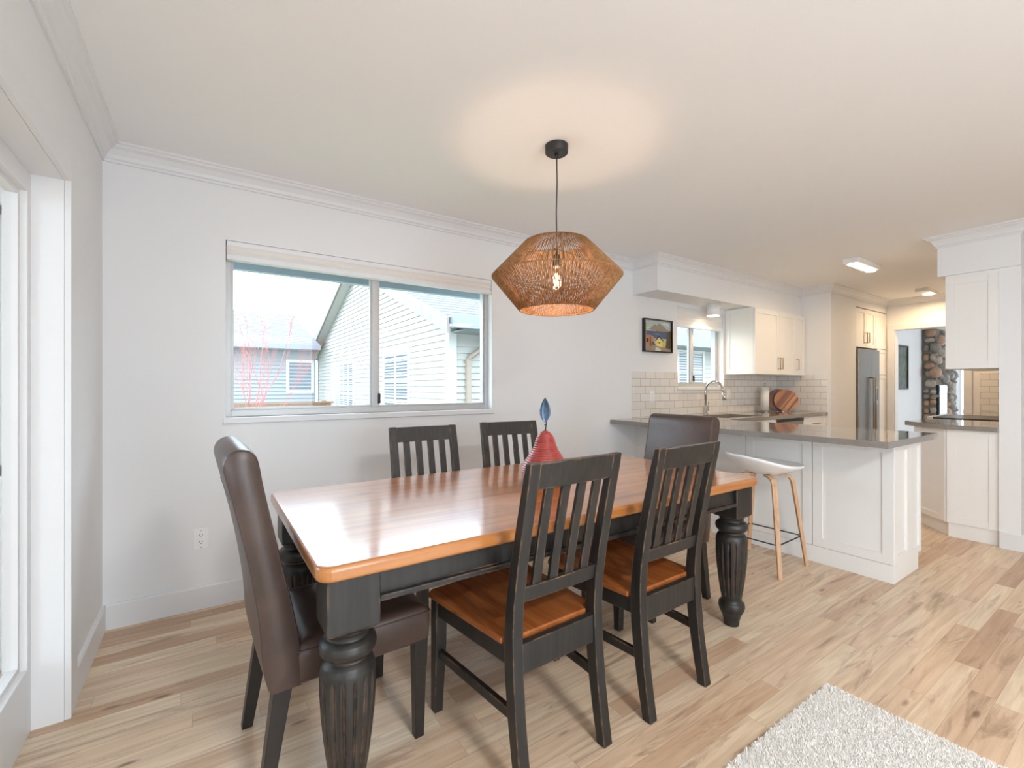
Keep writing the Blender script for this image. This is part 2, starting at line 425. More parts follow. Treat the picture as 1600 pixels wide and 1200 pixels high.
# left wall with the wide doorway to the sunroom
LO0, LO1, LOZ = 0.45, 2.29, 1.973
mb = MB(); mb.box(LX-0.11, LX, LO1, WY, 0, CZ); mb.box(LX-0.11, LX, LO0, LO1, LOZ, CZ); mb.box(LX-0.11, LX, -0.5, LO0, 0, CZ); mb.box(LX-0.11, LX, -3.3, -0.5, 2.1, CZ); mb.box(LX-0.11, LX, REAR, -3.3, 0, CZ)  # the opening behind the camera is added, unseen, for daylight from the left
struct('wall_left', mb, 'wall')
mb = MB(); mb.box(LX, 0.0, REAR-0.12, REAR, 0, CZ); mb.box(0, 1.8, REAR-0.12, REAR, 2.2, CZ); mb.box(1.8, ENDX, REAR-0.12, REAR, 0, CZ)  # unseen open bay added in this wall to let sky light in
struct('wall_rear', mb, 'wall')
# sunroom
SY = 2.88
mb = MB(); mb.box(-0.72, LX-0.11, SY, WY, 0, CZ); mb.box(-2.5, -0.72, SY, WY, 0, 0.83); mb.box(-2.5, -0.72, SY, WY, 2.02, CZ); mb.box(-3.2, -2.5, SY, WY, 0, CZ)
struct('wall_sunroom', mb, 'wall')
mb = MB(); mb.box(-3.25, -3.15, REAR, SY, 0, 0.83); mb.box(-3.25, -3.15, REAR, SY, 2.1, CZ); mb.box(-3.25, -3.15, -1.0, SY, .83, 2.1);  # unseen window gap put in to bring daylight through the sunroom
struct('wall_sunroom_left', mb, 'wall')
struct('wall_sunroom_rear', MB().box(-3.15, LX-0.11, REAR-0.12, REAR, 0, CZ), 'wall')
# living room beyond the kitchen doorway
LYW = 3.18
mb = MB(); mb.box(ENDX+0.12, 15.1, LYW, LYW+0.1, 0, CZ); struct('wall_living_left', mb, 'wall')
mb = MB(); mb.box(15, 15.1, 3.06, LYW, 0, CZ); mb.box(15, 15.1, REAR, 3.06, 2.2, CZ); mb.box(15, 15.1, REAR, 3.06, 0, 0.35); mb.box(15, 15.1, REAR, 2.0, .35, 2.2)
struct('wall_living_end', mb, 'wall')
mb = MB(); mb.box(ENDX+.12, 15, REAR-0.12, REAR, 0, 0.9); mb.box(ENDX+.12, 15, REAR-0.12, REAR, 2.0, CZ)  # unseen gap left open so sky light reaches the living room
struct('wall_living_rear', mb, 'wall')
portal('living_portal', (11.5, REAR-0.25, 1.2), (radians(90), 0, 0), 6.4, 2.0)

# dropped soffits of the kitchen
SFX = 3.47; SFY = 2.74; SFZ = 2.118
struct('ceiling_soffit', MB().box(SFX, SIDEX, SFY, WY, SFZ, CZ), 'wall')
RSY = 1.146
mb = MB(); mb.box(STUBX-0.02, ENDX, STY1, RSY, SFZ, CZ); mb.box(STUBX-0.02, STUBX, STY0, STY1, SFZ, CZ)
struct('ceiling_soffit_right', mb, 'wall')

# crown moulding: one mitred run round the rooms
def sweep_run(path, prof, side=1):
    """path 2D points, interior of the room on the right hand when side=1; prof: (d, z)"""
    pts = [Vector(p) for p in path]; n = len(pts); rings = []
    for i, p in enumerate(pts):
        ns = []
        if i > 0: d = (p-pts[i-1]).normalized(); ns.append(Vector((d.y, -d.x))*side)
        if i < n-1: d = (pts[i+1]-p).normalized(); ns.append(Vector((d.y, -d.x))*side)
        if len(ns) == 2: m = (ns[0]+ns[1]); m = m/(1+ns[0].dot(ns[1]))
        else: m = ns[0]
        rings.append([(p.x+m.x*d_, p.y+m.y*d_, z) for d_, z in prof])
    mb = MB(); mb.loft(rings, smooth=False); return mb
crown = [(0, CZ), (0, 2.350), (0.010, 2.350), (0.010, 2.362), (0.018, 2.368), (0.022, 2.385), (0.038, 2.408), (0.056, 2.418), (0.060, 2.426), (0.072, 2.430), (0.072, CZ)]
path = [(LX, REAR), (LX, WY), (SFX, WY), (SFX, SFY), (SIDEX, SFY), (SIDEX, FRY), (ENDX, FRY), (ENDX, RSY), (STUBX-0.02, RSY), (STUBX-0.02, STY0), (ENDX, STY0)]
struct('trim_1', sweep_run(path, crown), 'trim')
base = [(0, 0), (0.015, 0), (0.015, 0.118), (0.010, 0.126), (0, 0.126)]
struct('baseboard_window', sweep_run([(LX+.015, WY), (3.52, WY)], base), 'trim')
struct('baseboard_left', sweep_run([(LX, LO1+0.10), (LX, WY)], base), 'trim')
struct('baseboard_partition', sweep_run([(STUBX, STY1-.005), (STUBX, STY0), (ENDX, STY0)], base), 'trim')
struct('baseboard_sunroom', sweep_run([(-3.15, SY), (LX-0.11, SY)], base), 'trim')

# casing and jamb of the sunroom doorway
mb = MB(); cx0, cx1 = LX, LX+0.02
mb.box(cx0, cx1, LO1, LO1+0.10, 0, LOZ+0.10); mb.box(cx0, cx1, LO0-0.1, LO0, 0, LOZ+0.10); mb.box(cx0, cx1, LO0, LO1, LOZ, LOZ+0.10)
struct('trim_2', mb, 'trim', bevel=0.003)
d1 = sempty('door_1', (-0.53, LO0, 0))
# fixed glazed door: frame set into the doorway; local y from 0 to LO1-LO0
DW = LO1-LO0
mb = MB(); X0, X1 = -0.045, 0.017
st = 0.038; rb = 0.236; rt_ = LOZ-1.90
for (a, b) in ((0, st), (DW/2-st, DW/2+st), (DW-st, DW)): mb.box(X0, X1, a, b, 0.0, LOZ)
for (a, b) in ((st, DW/2-st), (DW/2+st, DW-st)): mb.box(X0, X1, a, b, 0.0, rb); mb.box(X0, X1, a, b, 1.90, LOZ)
obj('door_frame', mb, 'trim', d1, bevel=0.002)
mb = MB()
for (a, b) in ((st, DW/2-st), (DW/2+st, DW-st)):
    k = 0.018
    mb.box(-0.032, -0.002, a, a+k, rb, 1.90); mb.box(-0.032, -0.002, b-k, b, rb, 1.90); mb.box(-0.032, -0.002, a+k, b-k, rb, rb+k); mb.box(-0.032, -0.002, a+k, b-k, 1.90-k, 1.90)
obj('glazing_bead', mb, 'trim', d1)
obj('glass', MB().add([(-.018, st, rb), (-.018, DW-st, rb), (-.018, DW-st, 1.9), (-.018, st, 1.9)], [(0, 1, 2, 3)]), 'glass', d1)

# windows
def slider(name, W, mull, depth=0.07, fr=0.028, xg=None, proud=0.018):
    x0, x1, z0, z1 = W; r = sempty(name, ((x0+x1)/2, WY, z0)); cx = (x0+x1)/2; h = z1-z0; a = x0-cx; b = x1-cx
    g0 = depth-0.01; g1 = WT-0.01
    m = MB(); m.box(a, a+fr, g0, g1, 0, h); m.box(b-fr, b, g0, g1, 0, h); m.box(a+fr, b-fr, g0, g1, 0, fr+0.008); m.box(a+fr, b-fr, g0, g1, h-fr, h)
    obj('window_frame', m, 'frame', r, bevel=0.002)
    mx = mull-cx
    m = MB(); q = 0.014; e = 0.022
    m.box(mx-0.018, mx+0.018, g0+0.006, g1-0.02, fr, h-fr)
    for (p0, p1, yy) in ((a+fr, mx-0.018, 0.03), (mx+0.018, b-fr, 0.018)):
        m.box(p0, p0+q, g0+yy-.006, g0+yy+0.012, fr+.008, h-fr); m.box(p1-q, p1, g0+yy-.006, g0+yy+0.012, fr+.008, h-fr)
        m.box(p0+q, p1-q, g0+yy-.006, g0+yy+0.012, fr+.008, fr+.008+q); m.box(p0+q, p1-q, g0+yy-.006, g0+yy+0.012, h-fr-q, h-fr)
    obj('sash', m, 'frame', r, bevel=0.0015)
    m = MB()
    for u0, u1, yy in ((a+fr, mx-.01, g0+.033), (mx+.01, b-fr, g0+.021)): m.add([(u0, yy, fr), (u1, yy, fr), (u1, yy, h-fr), (u0, yy, h-fr)], [(0, 1, 2, 3)])
    obj('glass', m, 'glass', r)
    m = MB(); m.box(mx+0.02, mx+0.034, g0-0.006, g0+0.01, 0.06, 0.13); obj('window_latch', m, 'blackp', r, bevel=0.002)
    m = MB(); m.box(a-0.012, b+0.014, -proud, WT-0.02, -0.034, -0.001); obj('window_sill', m, 'trim', r, bevel=0.003)
    return r
slider('window_1', W1, 0.962)
slider('window_2', W2, 4.52)
# sunroom window
sx0, sx1 = -2.5, -0.72
r = sempty('window_3', ((sx0+sx1)/2, SY, 0.83)); a, b, h = -(sx1-sx0)/2, (sx1-sx0)/2, 1.19
m = MB(); m.box(a, a+.04, .05, .13, 0, h); m.box(b-.04, b, .05, .13, 0, h); m.box(a, b, .05, .13, 0, .04); m.box(a, b, .05, .13, h-.04, h); m.box(-.02, .02, .05, .13, .04, h-.04)
obj('window_frame', m, 'frame', r); obj('glass', MB().add([(a+.04, .087, .04), (b-.04, .087, .04), (b-.04, .087, h-.04), (a+.04, .087, h-.04)], [(0, 1, 2, 3)]), 'glass', r)
obj('window_sill', MB().box(a-.02, b+.02, -.03, .05, -.03, 0), 'trim', r, bevel=.003)
# living room end window
r = sempty('window_4', (15, 2.53, .35)); m = MB()
for yy in (-.53, 0, .49): m.box(0.02, .08, yy, yy+.04, 0, 1.85)
m.box(0.02, .08, -.53, .53, 0, .04); m.box(.02, .08, -.53, .53, 1.81, 1.85)
obj('window_frame', m, 'vinyl', r); obj('glass', MB().add([(.047, -.49, .04), (.047, .49, .04), (.047, .49, 1.81), (.047, -.49, 1.81)], [(0, 1, 2, 3)]), 'glass', r)

# doorway casing at the kitchen end
mb = MB(); q = 0.07
mb.box(ENDX-0.018, ENDX, DY1, DY1+q, 0, DZ+q); mb.box(ENDX-0.018, ENDX, DY0-q, DY0, 0, DZ+q); mb.box(ENDX-0.018, ENDX, DY0, DY1, DZ, DZ+q)
mb.box(ENDX-.005, ENDX+.125, DY1-.012, DY1, 0, DZ); mb.box(ENDX-.005, ENDX+.125, DY0, DY0+.012, 0, DZ)
struct('trim_3', mb, 'trim', bevel=.002)

# tiled splashbacks
mb = MB(); t_ = 0.008
mb.box(3.455, W2[0], WY-t_, WY, 0.91, 1.37); mb.box(W2[0], W2[1], WY-t_, WY, 0.91, W2[2]-.035); mb.box(W2[1], SIDEX, WY-t_, WY, 0.91, 1.37)
struct('trim_4', mb, 'tilex')
struct('trim_5', MB().box(SIDEX-t_, SIDEX, FRY+0.04, WY-t_, 0.91, 1.37), 'tiley')
struct('trim_6', MB().box(ENDX-t_, ENDX, STY1, 1.454, 0.91, 1.39), 'tiley')

# own roof edge outside the window wall
mb = MB(); mb.box(-1.2, 6.2, WY+WT, 3.72, 2.12, 2.16); mb.box(-1.2, 6.2, 3.68, 3.74, 2.035, 2.26)
struct('roof_eave', mb, 'eave')

# ================================================================== BLINDS
def blind(W, z0, label, stack):
    x0, x1, zz0, z1 = W; r = thing('window_blind', label, 'blind', ((x0+x1)/2, WY, z0)); a = (x1-x0)/2-0.004; h = z1-z0
    obj('headrail', MB().box(-a, a, 0.004, 0.055, h-0.03, h-.001), 'white', r, bevel=.003)
    m = MB(); n = max(3, int((h-.03-stack)/0.03)); zt = h-.03; zb = stack; pts = []
    for i in range(n+1): pts.append((0.018 if i % 2 else 0.006, zt-(zt-zb)*i/n))
    poly = pts+[(0.05, zb), (0.05, zt)]
    m.prism(poly, -a, a, 'x'); obj('shade_fabric', m, 'blind', r)
    m = MB(); m.box(-a, a, 0.000, 0.05, 0, stack); obj('bottom_rail', m, 'white', r, bevel=.004)
    return r
blind(W1, 1.942, 'wide cream blind drawn up at the top of the dining window', 0.03)
blind(W2, 1.862, 'narrow cream blind half raised in the small window over the sink', 0.04)

# ================================================================== DINING TABLE
TX0, TX1, TY0, TY1, TZ = 0.232, 2.338, 1.210, 2.240, 0.76
tcx, tcy = (TX0+TX1)/2, (TY0+TY1)/2
tb = thing('dining_table', 'long honey pine dining table on fluted black turned legs', 'table', (tcx, tcy, 0))
hx, hy = (TX1-TX0)/2, (TY1-TY0)/2
def rrect(hx, hy, r, n=6):
    p = []
    for cx, cy, a0 in ((hx-r, hy-r, 0), (-hx+r, hy-r, 90), (-hx+r, -hy+r, 180), (hx-r, -hy+r, 270)):
        for i in range(n+1):
            a = radians(a0+90*i/n); p.append((cx+r*cos(a), cy+r*sin(a)))
    return p
obj('tabletop', MB().prism(rrect(hx, hy, 0.045), TZ-0.042, TZ), 'top', tb, bevel=0.012, seg=4)
LEG = 0.14; ins = 0.028
ax, ay = hx-ins-LEG/2, hy-ins-LEG/2
m = MB()
for sy in (-1, 1):
    yo = sy*(ay+LEG/2-0.028); m.box(-ax+LEG/2, ax-LEG/2, yo-0.011, yo+0.011, 0.628, TZ-0.042)
    yb = sy*(ay+LEG/2-0.013); m.box(-ax+LEG/2, ax-LEG/2, yb-.012, yb+.006, 0.628, 0.645)
for sx in (-1, 1):
    xo = sx*(ax+LEG/2-0.028); m.box(xo-0.011, xo+0.011, -ay+LEG/2, ay-LEG/2, 0.628, TZ-0.042)
obj('apron', m, 'black', tb, bevel=0.003)
prof = [(0.030, 0), (0.036, 0.004), (0.038, 0.03), (0.046, 0.055), (0.058, 0.078), (0.063, 0.098), (0.060, 0.116), (0.050, 0.127), (0.0475, 0.134),
        (0.049, 0.15), (0.056, 0.19), (0.064, 0.25), (0.071, 0.32), (0.0745, 0.38), (0.0745, 0.43), (0.073, 0.448), (0.068, 0.462), (0.060, 0.470), (0.055, 0.474), (0.055, 0.480),
        (0.066, 0.485), (0.074, 0.495), (0.077, 0.508), (0.074, 0.522), (0.064, 0.531), (0.056, 0.535), (0.056, 0.545), (0.060, 0.552), (0.064, 0.568)]
def densify(p, n=2):
    o = []
    for i in range(len(p)-1):
        for k in range(n):
            t = k/n; o.append((p[i][0]*(1-t)+p[i+1][0]*t, p[i][1]*(1-t)+p[i+1][1]*t))
    return o+[p[-1]]
def flute(a, z):
    e = min(1, max(0, (z-0.15)/0.02))*min(1, max(0, (0.435-z)/0.012))
    c = (cos(a*16)+1)/2
    return 1-0.10*e*(c**6)
for sx in (-1, 1):
    for sy in (-1, 1):
        m = MB(); m.lathe(densify(prof, 3), 208, (0, 0, 0), rf=flute)
        # square block whose corners curve in towards the turned ring
        q = LEG/2
        def ring(z, s_, rr):
            k = rrect(q*s_, q*s_, max(0.002, rr), 3); return [(x, y, z) for x, y in k]
        m.loft([ring(0.560, .90, .02), ring(0.567, .985, .006), ring(0.573, 1, .004), ring(TZ-0.042, 1, .004)], smooth=False)
        o = obj('leg', m, 'black', tb); o.location = (sx*ax, sy*ay, 0)

# ================================================================== SLAT BACK CHAIRS
def slat_chair(label, loc, rz):
    r = thing('dining_chair', label, 'chair', loc, rz)
    HWR = 0.195; HWF = 0.228; SZ = 0.445
    cl = [(0, -0.270, .036), (0.10, -0.252, .040), (0.22, -0.234, .044), (0.34, -0.222, .047), (0.46, -0.218, .046), (0.56, -0.226, .042),
          (0.68, -0.247, .038), (0.80, -0.272, .034), (0.90, -0.294, .031), (0.965, -0.309, .029), (1.0, -0.317, .024)]
    def yc(z):
        for i in range(len(cl)-1):
            if cl[i][0] <= z <= cl[i+1][0]:
                t = (z-cl[i][0])/(cl[i+1][0]-cl[i][0]); return cl[i][1]*(1-t)+cl[i+1][1]*t
        return cl[-1][1]
    for sx in (-1, 1):
        m = MB(); rings = []
        for z, y, d in cl:
            xo = sx*HWR; xi = sx*(HWR-0.040); rings.append([(xo, y-d/2, z), (xi, y-d/2, z), (xi, y+d/2, z), (xo, y+d/2, z)])
        m.loft(rings, smooth=False); obj('rear_leg', m, 'black', r, bevel=0.003)
    for sx in (-1, 1):
        m = MB(); x1 = sx*HWF; 
        def rg(z, s_): return [(x1, 0.235, z), (x1-sx*s_, 0.235, z), (x1-sx*s_, 0.235-s_, z), (x1, 0.235-s_, z)]
        m.loft([rg(0, .034), rg(.25, .044), rg(SZ-.022, .046)], smooth=False); obj('front_leg', m, 'black', r, bevel=0.003)
    # top rail: slightly bowed to the rear
    def bowed(z0, z1, hw, th, bow, nz=4, nx=10):
        rings = []
        m = MB()
        for i in range(nx+1):
            x = -hw+2*hw*i/nx; b_ = -bow*(1-(x/hw)**2); ring = []
            for k in range(nz+1):
                z = z0+(z1-z0)*k/nz; ring.append((x, yc(z)+b_-th/2, z))
            for k in range(nz, -1, -1):
                z = z0+(z1-z0)*k/nz; ring.append((x, yc(z)+b_+th/2, z))
            rings.append(ring)
        m.loft(rings, smooth=False); return m
    obj('top_rail', bowed(0.918, 0.998, HWR-.038, 0.024, 0.004), 'black', r, bevel=0.002)
    obj('lower_rail', bowed(0.56, 0.61, HWR-.038, 0.022, 0.004), 'black', r, bevel=0.002)
    W = 2*(HWR-.04); sw = W/9
    for k in range(4):
        xc = -W/2+sw*(1.5+2*k); m = MB(); rings = []
        for i in range(7):
            z = 0.60+0.33*i/6; y = yc(z)-.003; rings.append([(xc-sw/2, y-.006, z), (xc+sw/2, y-.006, z), (xc+sw/2, y+.006, z), (xc-sw/2, y+.006, z)])
        m.loft(rings, smooth=False); obj('slat', m, 'black', r, bevel=0.001)
    # seat
    pl = [(-HWR-.004, -0.185), (-HWF-.010, 0.235), (-HWF+.015, 0.256), (0, 0.262), (HWF-.015, 0.256), (HWF+.010, 0.235), (HWR+.004, -0.185), (HWR-.042, -0.185), (HWR-.042, -0.205), (-HWR+.042, -0.205), (-HWR+.042, -0.185)]
    obj('seat', MB().prism(pl, SZ-.022, SZ), 'seatw', r, bevel=0.006, seg=3)
    m = MB(); m.box(-HWR+.036, HWR-.036, -0.236, -0.212, 0.338, SZ-.012)
    m.box(-HWF+.03, HWF-.03, 0.205, 0.225, 0.365, SZ-.022)
    for sx in (-1, 1):
        m.prism([(sx*(HWR-.008), -0.20), (sx*(HWF-.006), 0.20), (sx*(HWF-.028), 0.20), (sx*(HWR-.030), -0.20)], 0.365, SZ-.022)
    obj('seat_frame', m, 'black', r, bevel=0.002)
    for sx in (-1, 1):
        m = MB(); m.prism([(sx*(HWR-.008), -0.235), (sx*(HWF-.010), 0.205), (sx*(HWF-.030), 0.205), (sx*(HWR-.028), -0.235)], 0.205, 0.238); obj('stretcher', m, 'black', r, bevel=0.003)
    return r
cA = slat_chair('worn black slat back chair at the middle of the table front, nearest the camera', (0.945, 1.375, 0), radians(2.5))
cB = dup(cA, (1.515, 1.372, 0), radians(1.5), 'worn black slat back chair on the camera side, beside the right end of the table')
cC = dup(cA, (1.005, 2.085, 0), radians(178), 'black slat back chair directly below the window, across the table on the left')
cD = dup(cA, (1.555, 2.09, 0), radians(173), 'black slat back chair across the table, directly left of the red pear ornament')

# ================================================================== LEATHER CHAIRS
def leather_chair(label, loc, rz):
    r = thing('parson_chair', label, 'chair', loc, rz)
    hw = 0.225
    prof = [(-.245, .335), (-.262, .42), (-.272, .55), (-.298, .72), (-.332, .88), (-.352, .965), (-.358, 1.0), (-.348, 1.026), (-.325, 1.038), (-.300, 1.032), (-.284, 1.008),
            (-.270, .93), (-.243, .80), (-.213, .66), (-.190, .55), (-.175, .45), (-.17, .335)]
    def cr(p, m_=5):
        o = []
        for i in range(len(p)-1):
            p0, p1, p2, p3 = p[max(i-1, 0)], p[i], p[i+1], p[min(i+2, len(p)-1)]
            for k in range(m_):
                t = k/m_; o.append(tuple(.5*((2*p1[j])+(-p0[j]+p2[j])*t+(2*p0[j]-5*p1[j]+4*p2[j]-p3[j])*t*t+(-p0[j]+3*p1[j]-3*p2[j]+p3[j])*t**3) for j in (0, 1)))
        return o+[p[-1]]
    prof = cr(prof)
    m = MB(); n = len(prof); rings = []
    ys = [(-hw, 0.0), (-hw+.004, .004), (-hw+.014, .006), (0, .008), (hw-.014, .006), (hw-.004, .004), (hw, 0.0)]
    cen = [(-.215, .36), ]
    def shr(p, k):   # pulls the outline in at the two sides for a padded edge
        i = prof.index(p); a = Vector(prof[i-1]); b = Vector(prof[(i+1) % n]); d = (b-a).normalized(); nn = Vector((d.y, -d.x))
        return (p[0]+nn.x*(k-.013), p[1]+nn.y*(k-.013)*(1 if p[1] > .34 else 0))
    # outline runs anticlockwise when seen from -y; nn points inwards or outwards: test once
    test = shr(prof[12], 0.05); sgn = 1 if test[0] < prof[12][0] else -1
    for y, k in ys:
        ring = []
        for p in prof:
            q = shr(p, .013+sgn*k); ring.append((q[0], y, q[1]))
        rings.append(ring)
    m.loft(rings, smooth=True); o = obj('backrest', m, 'leather', r, sub=0)
    mod = o.modifiers.new('bevel', 'BEVEL'); mod.width = .004; mod.segments = 2; mod.limit_method = 'ANGLE'; mod.angle_limit = radians(50)
    # piping along both faces' edges
    for sy in (-1, 1):
        pts = [(p[0]+(.001 if i > 50 else -.001), sy*(hw-.003), p[1]) for i, p in enumerate(prof)]
        m = MB(); m.tube(pts, 0.0026, 6); obj('piping', m, 'leather', r)
    m = MB(); m.tube([(-.338, -hw+.01, .905), (-.3445, -hw+.03, .905), (-.3455, 0, .905), (-.3445, hw-.03, .905), (-.338, hw-.01, .905)], .0022, 6); obj('back_seam', m, 'leather', r)
    m = MB(); z0, z1 = .335, .455
    def sq(z, g, zoff=0):
        return [(x+.035, y, z) for x, y in rrect(.218-g, hw-g, .02, 4)]
    m.loft([sq(z0, .006), sq(z0+.008, 0), sq(.42, -.002), sq(.442, .004), sq(.452, .016), sq(.458, .05), sq(.463, .12)], smooth=True)
    obj('seat', m, 'leather', r)
    pts = [(x+.035, y, .434) for x, y in rrect(.2205, hw+.002, .02, 5)]
    m = MB(); m.tube(pts, .0025, 6, closed=True); obj('seam', m, 'leather', r)
    for sx, sy in ((1, -1), (1, 1), (-1, -1), (-1, 1)):
        m = MB(); y1 = sy*(hw-.008)
        if sx > 0: spec = [(.335, .243, .045), (.0, .232, .032)]
        else: spec = [(.34, -.188, .05), (.17, -.218, .042), (.0, -.248, .034)]
        rings = []
        for z, x, s_ in spec: rings.append([(x, y1, z), (x-s_, y1, z), (x-s_, y1-sy*s_, z), (x, y1-sy*s_, z)])
        m.loft(rings, smooth=False); obj('leg', m, 'espresso', r, bevel=.002)
    return r
pA = leather_chair('dark brown leather chair at the left end of the table', (0.395, 1.70, 0), radians(2))
pB = dup(pA, (2.135, 1.752, 0), radians(180), 'dark brown leather chair at the far right end of the table, before the bar stools')

# ================================================================== PEAR ORNAMENT
pr = thing('pear_ornament', 'ribbed red stoneware pear with a blued metal leaf standing on the table', 'ornament', (1.335, 1.70, TZ))
pp = [(0.001, 0.0), (.045, 0), (.075, .012), (.10, .035), (.113, .062), (.110, .085), (.097, .108), (.080, .132), (.062, .16), (.052, .185), (.045, .21), (.037, .228), (.024, .243), (.010, .251), (.001, .253)]
m = MB(); m.lathe(densify(pp, 14), 48, rf=lambda a, z: 1+.026*sin(z*2*pi/0.0100)*(1 if z > .01 else 0)); obj('body', m, 'redglaze', pr)
m = MB(); m.tube([(0, 0, .248), (.002, 0, .262), (.004, -.001, .275), (.006, -.001, .292), (.008, 0, .30)], [.0055, .003, .0028, .0028, .002], 8)
m.tube([(.004, -.001, .272), (-.004, -.004, .283), (-.007, -.002, .278)], .002, 6)
obj('stem', m, 'dark', pr)
m = MB(); L = .118; n = 14; rows = []
for i in range(n+1):
    t = i/n; wd = .0255*sin(pi*min(1, t**.85))**.8*(1 if t < .97 else .4)+.0004; z = .290+L*t
    row = []
    for k in range(-4, 5):
        s_ = k/4; cup = .010*(1-s_*s_)*sin(pi*t); row.append((wd*s_*cos(radians(33)), -wd*s_*sin(radians(33))*-1*-1+cup+.0012*((k+i) % 2), z))
    rows.append(row)
vs = [p for q in rows for p in q]; nk = 9; fs = [(i*nk+k, i*nk+k+1, (i+1)*nk+k+1, (i+1)*nk+k) for i in range(n) for k in range(nk-1)]
m.add(vs, fs, 0, True); lf = obj('leaf', m, 'bluemetal', pr); so = lf.modifiers.new('solid', 'SOLIDIFY'); so.thickness = .0014

# ================================================================== PENDANT LAMP
pc = (1.475, 1.785)
pd = thing('pendant_lamp', 'woven twine pendant lamp with a glowing bulb hanging over the table', 'lamp', (pc[0], pc[1], 0))
m = MB(); m.lathe([(.052, 2.398), (.057, 2.402), (.058, 2.438), (.058, 2.44)], 40); m.lathe([(.008, 2.382), (.010, 2.386), (.011, 2.398)], 16)
for a in (0.4, 0.4+pi): m.lathe([(.004, 2.394), (.004, 2.399)], 10, (.036*cos(a), .036*sin(a), 0))
obj('ceiling_canopy', m, 'dark', pd)
m = MB(); m.tube([(0, 0, 2.39), (.003, 0, 2.25), (-.002, 0, 2.1), (.001, 0, 1.95), (0, 0, 1.86)], .0032, 8); obj('cord', m, 'dark', pd)
R = [(.186, 1.607), (.325, 1.775), (.158, 1.948)]
m = MB()
for (rr, z) in R:
    m.tube([(rr*cos(2*pi*i/72), rr*sin(2*pi*i/72), z) for i in range(72)], .0035, 6, closed=True)
for k in range(8):
    a = 2*pi*k/8+.2; m.tube([((q[0]-.004)*cos(a), (q[0]-.004)*sin(a), q[1]) for q in R], .0025, 6)
obj('wire_frame', m, 'rope', pd)
def weave(a, b, n, skew, dr, rad):
    m = MB()
    for i in range(n):
        t = 2*pi*i/n+random.uniform(-.1, .1)/n; t2 = t+skew
        p = Vector(((a[0]+dr)*cos(t), (a[0]+dr)*sin(t), a[1])); q = Vector(((b[0]+dr)*cos(t2), (b[0]+dr)*sin(t2), b[1]))
        mid = (p+q)/2; m.tube([p, mid, q], rad, 4)
    return m
u = weave(R[1], R[2], 190, .05, .003, .0023); u2 = weave(R[1], R[2], 84, -.03, -.004, .0018); 
u.add(u2.v, u2.f, 0, True); obj('upper_weave', u, 'rope', pd)
u = weave(R[0], R[1], 200, .04, .003, .0023); u2 = weave(R[0], R[1], 110, -.16, -.004, .0018)
u.add(u2.v, u2.f, 0, True); obj('lower_weave', u, 'rope', pd)
m = MB(); zsp = 1.915
for k in range(3):
    a = 2*pi*k/3+.15; m.tube([(0, 0, zsp), (.188*cos(a), .188*sin(a), zsp)], .002, 6)
m.lathe([(.012, zsp-.004), (.012, zsp+.004)], 16); obj('spider', m, 'dark', pd)
m = MB(); m.lathe([(.012, 1.885), (.020, 1.878), (.021, 1.83), (.018, 1.822), (.018, 1.885)], 24); m.tube([(0, 0, 1.88), (0, 0, 1.92)], .005); obj('lamp_holder', m, 'dark', pd)
bl = obj('bulb', MB().lathe([(.013, 1.826), (.014, 1.812), (.022, 1.79), (.030, 1.765), (.032, 1.745), (.029, 1.722), (.018, 1.706), (.001, 1.700)], 28, caps=False), 'glass', pd)
m = MB(); pts = []
for i in range(90):
    a = i*.9; pts.append((.010*cos(a), .010*sin(a), 1.728+i*.0007))
m.tube(pts, .0013, 5); m.tube([(0, 0, 1.728), (0, 0, 1.822)], .0015, 5); fl = obj('filament', m, 'bulbglow', bl)
l = bpy.data.lights.new('pendant_bulb_light', 'POINT'); l.energy = 7.5; l.color = (1, .68, .46); l.shadow_soft_size = .035
lo = bpy.data.objects.new('pendant_bulb_light', l); C.objects.link(lo); lo.location = (0, 0, 1.76); lo.parent = pd

# ================================================================== WALL OUTLETS
def outlet(label, loc, rz, w_=.07, h_=.115):
    r = thing('wall_outlet', label, 'outlet', loc, rz)      # faces local -y
    obj('cover_plate', MB().box(-w_/2, w_/2, -.006, 0, -h_/2, h_/2), 'outlet', r, bevel=.002)
    obj('receptacle', MB().box(-.017, .017, -.008, -.006, -.035, .035), 'outlet', r, bevel=.0008)
    m = MB()
    for zc in (-.018, .018):
        m.box(-.008, -.0055, -.0085, -.007, zc, zc+.009); m.box(.0055, .008, -.0085, -.007, zc+.001, zc+.008); m.box(-.002, .002, -.0085, -.007, zc-.009, zc-.005)
    m.box(-.002, .002, -.0068, -.0058, -.049, -.045); m.box(-.002, .002, -.0068, -.0058, .045, .049)
    obj('slots', m, 'slot', r); return r
outlet('white power outlet low on the wall near the left room corner', (-.02, WY, .383), 0)
outlet('white outlet on the tiles left of the small kitchen window', (3.745, WY-.008, 1.12), 0)
outlet('white outlet on the tiles beside the sink, right of the tap', (5.12, WY-.008, 1.13), 0)

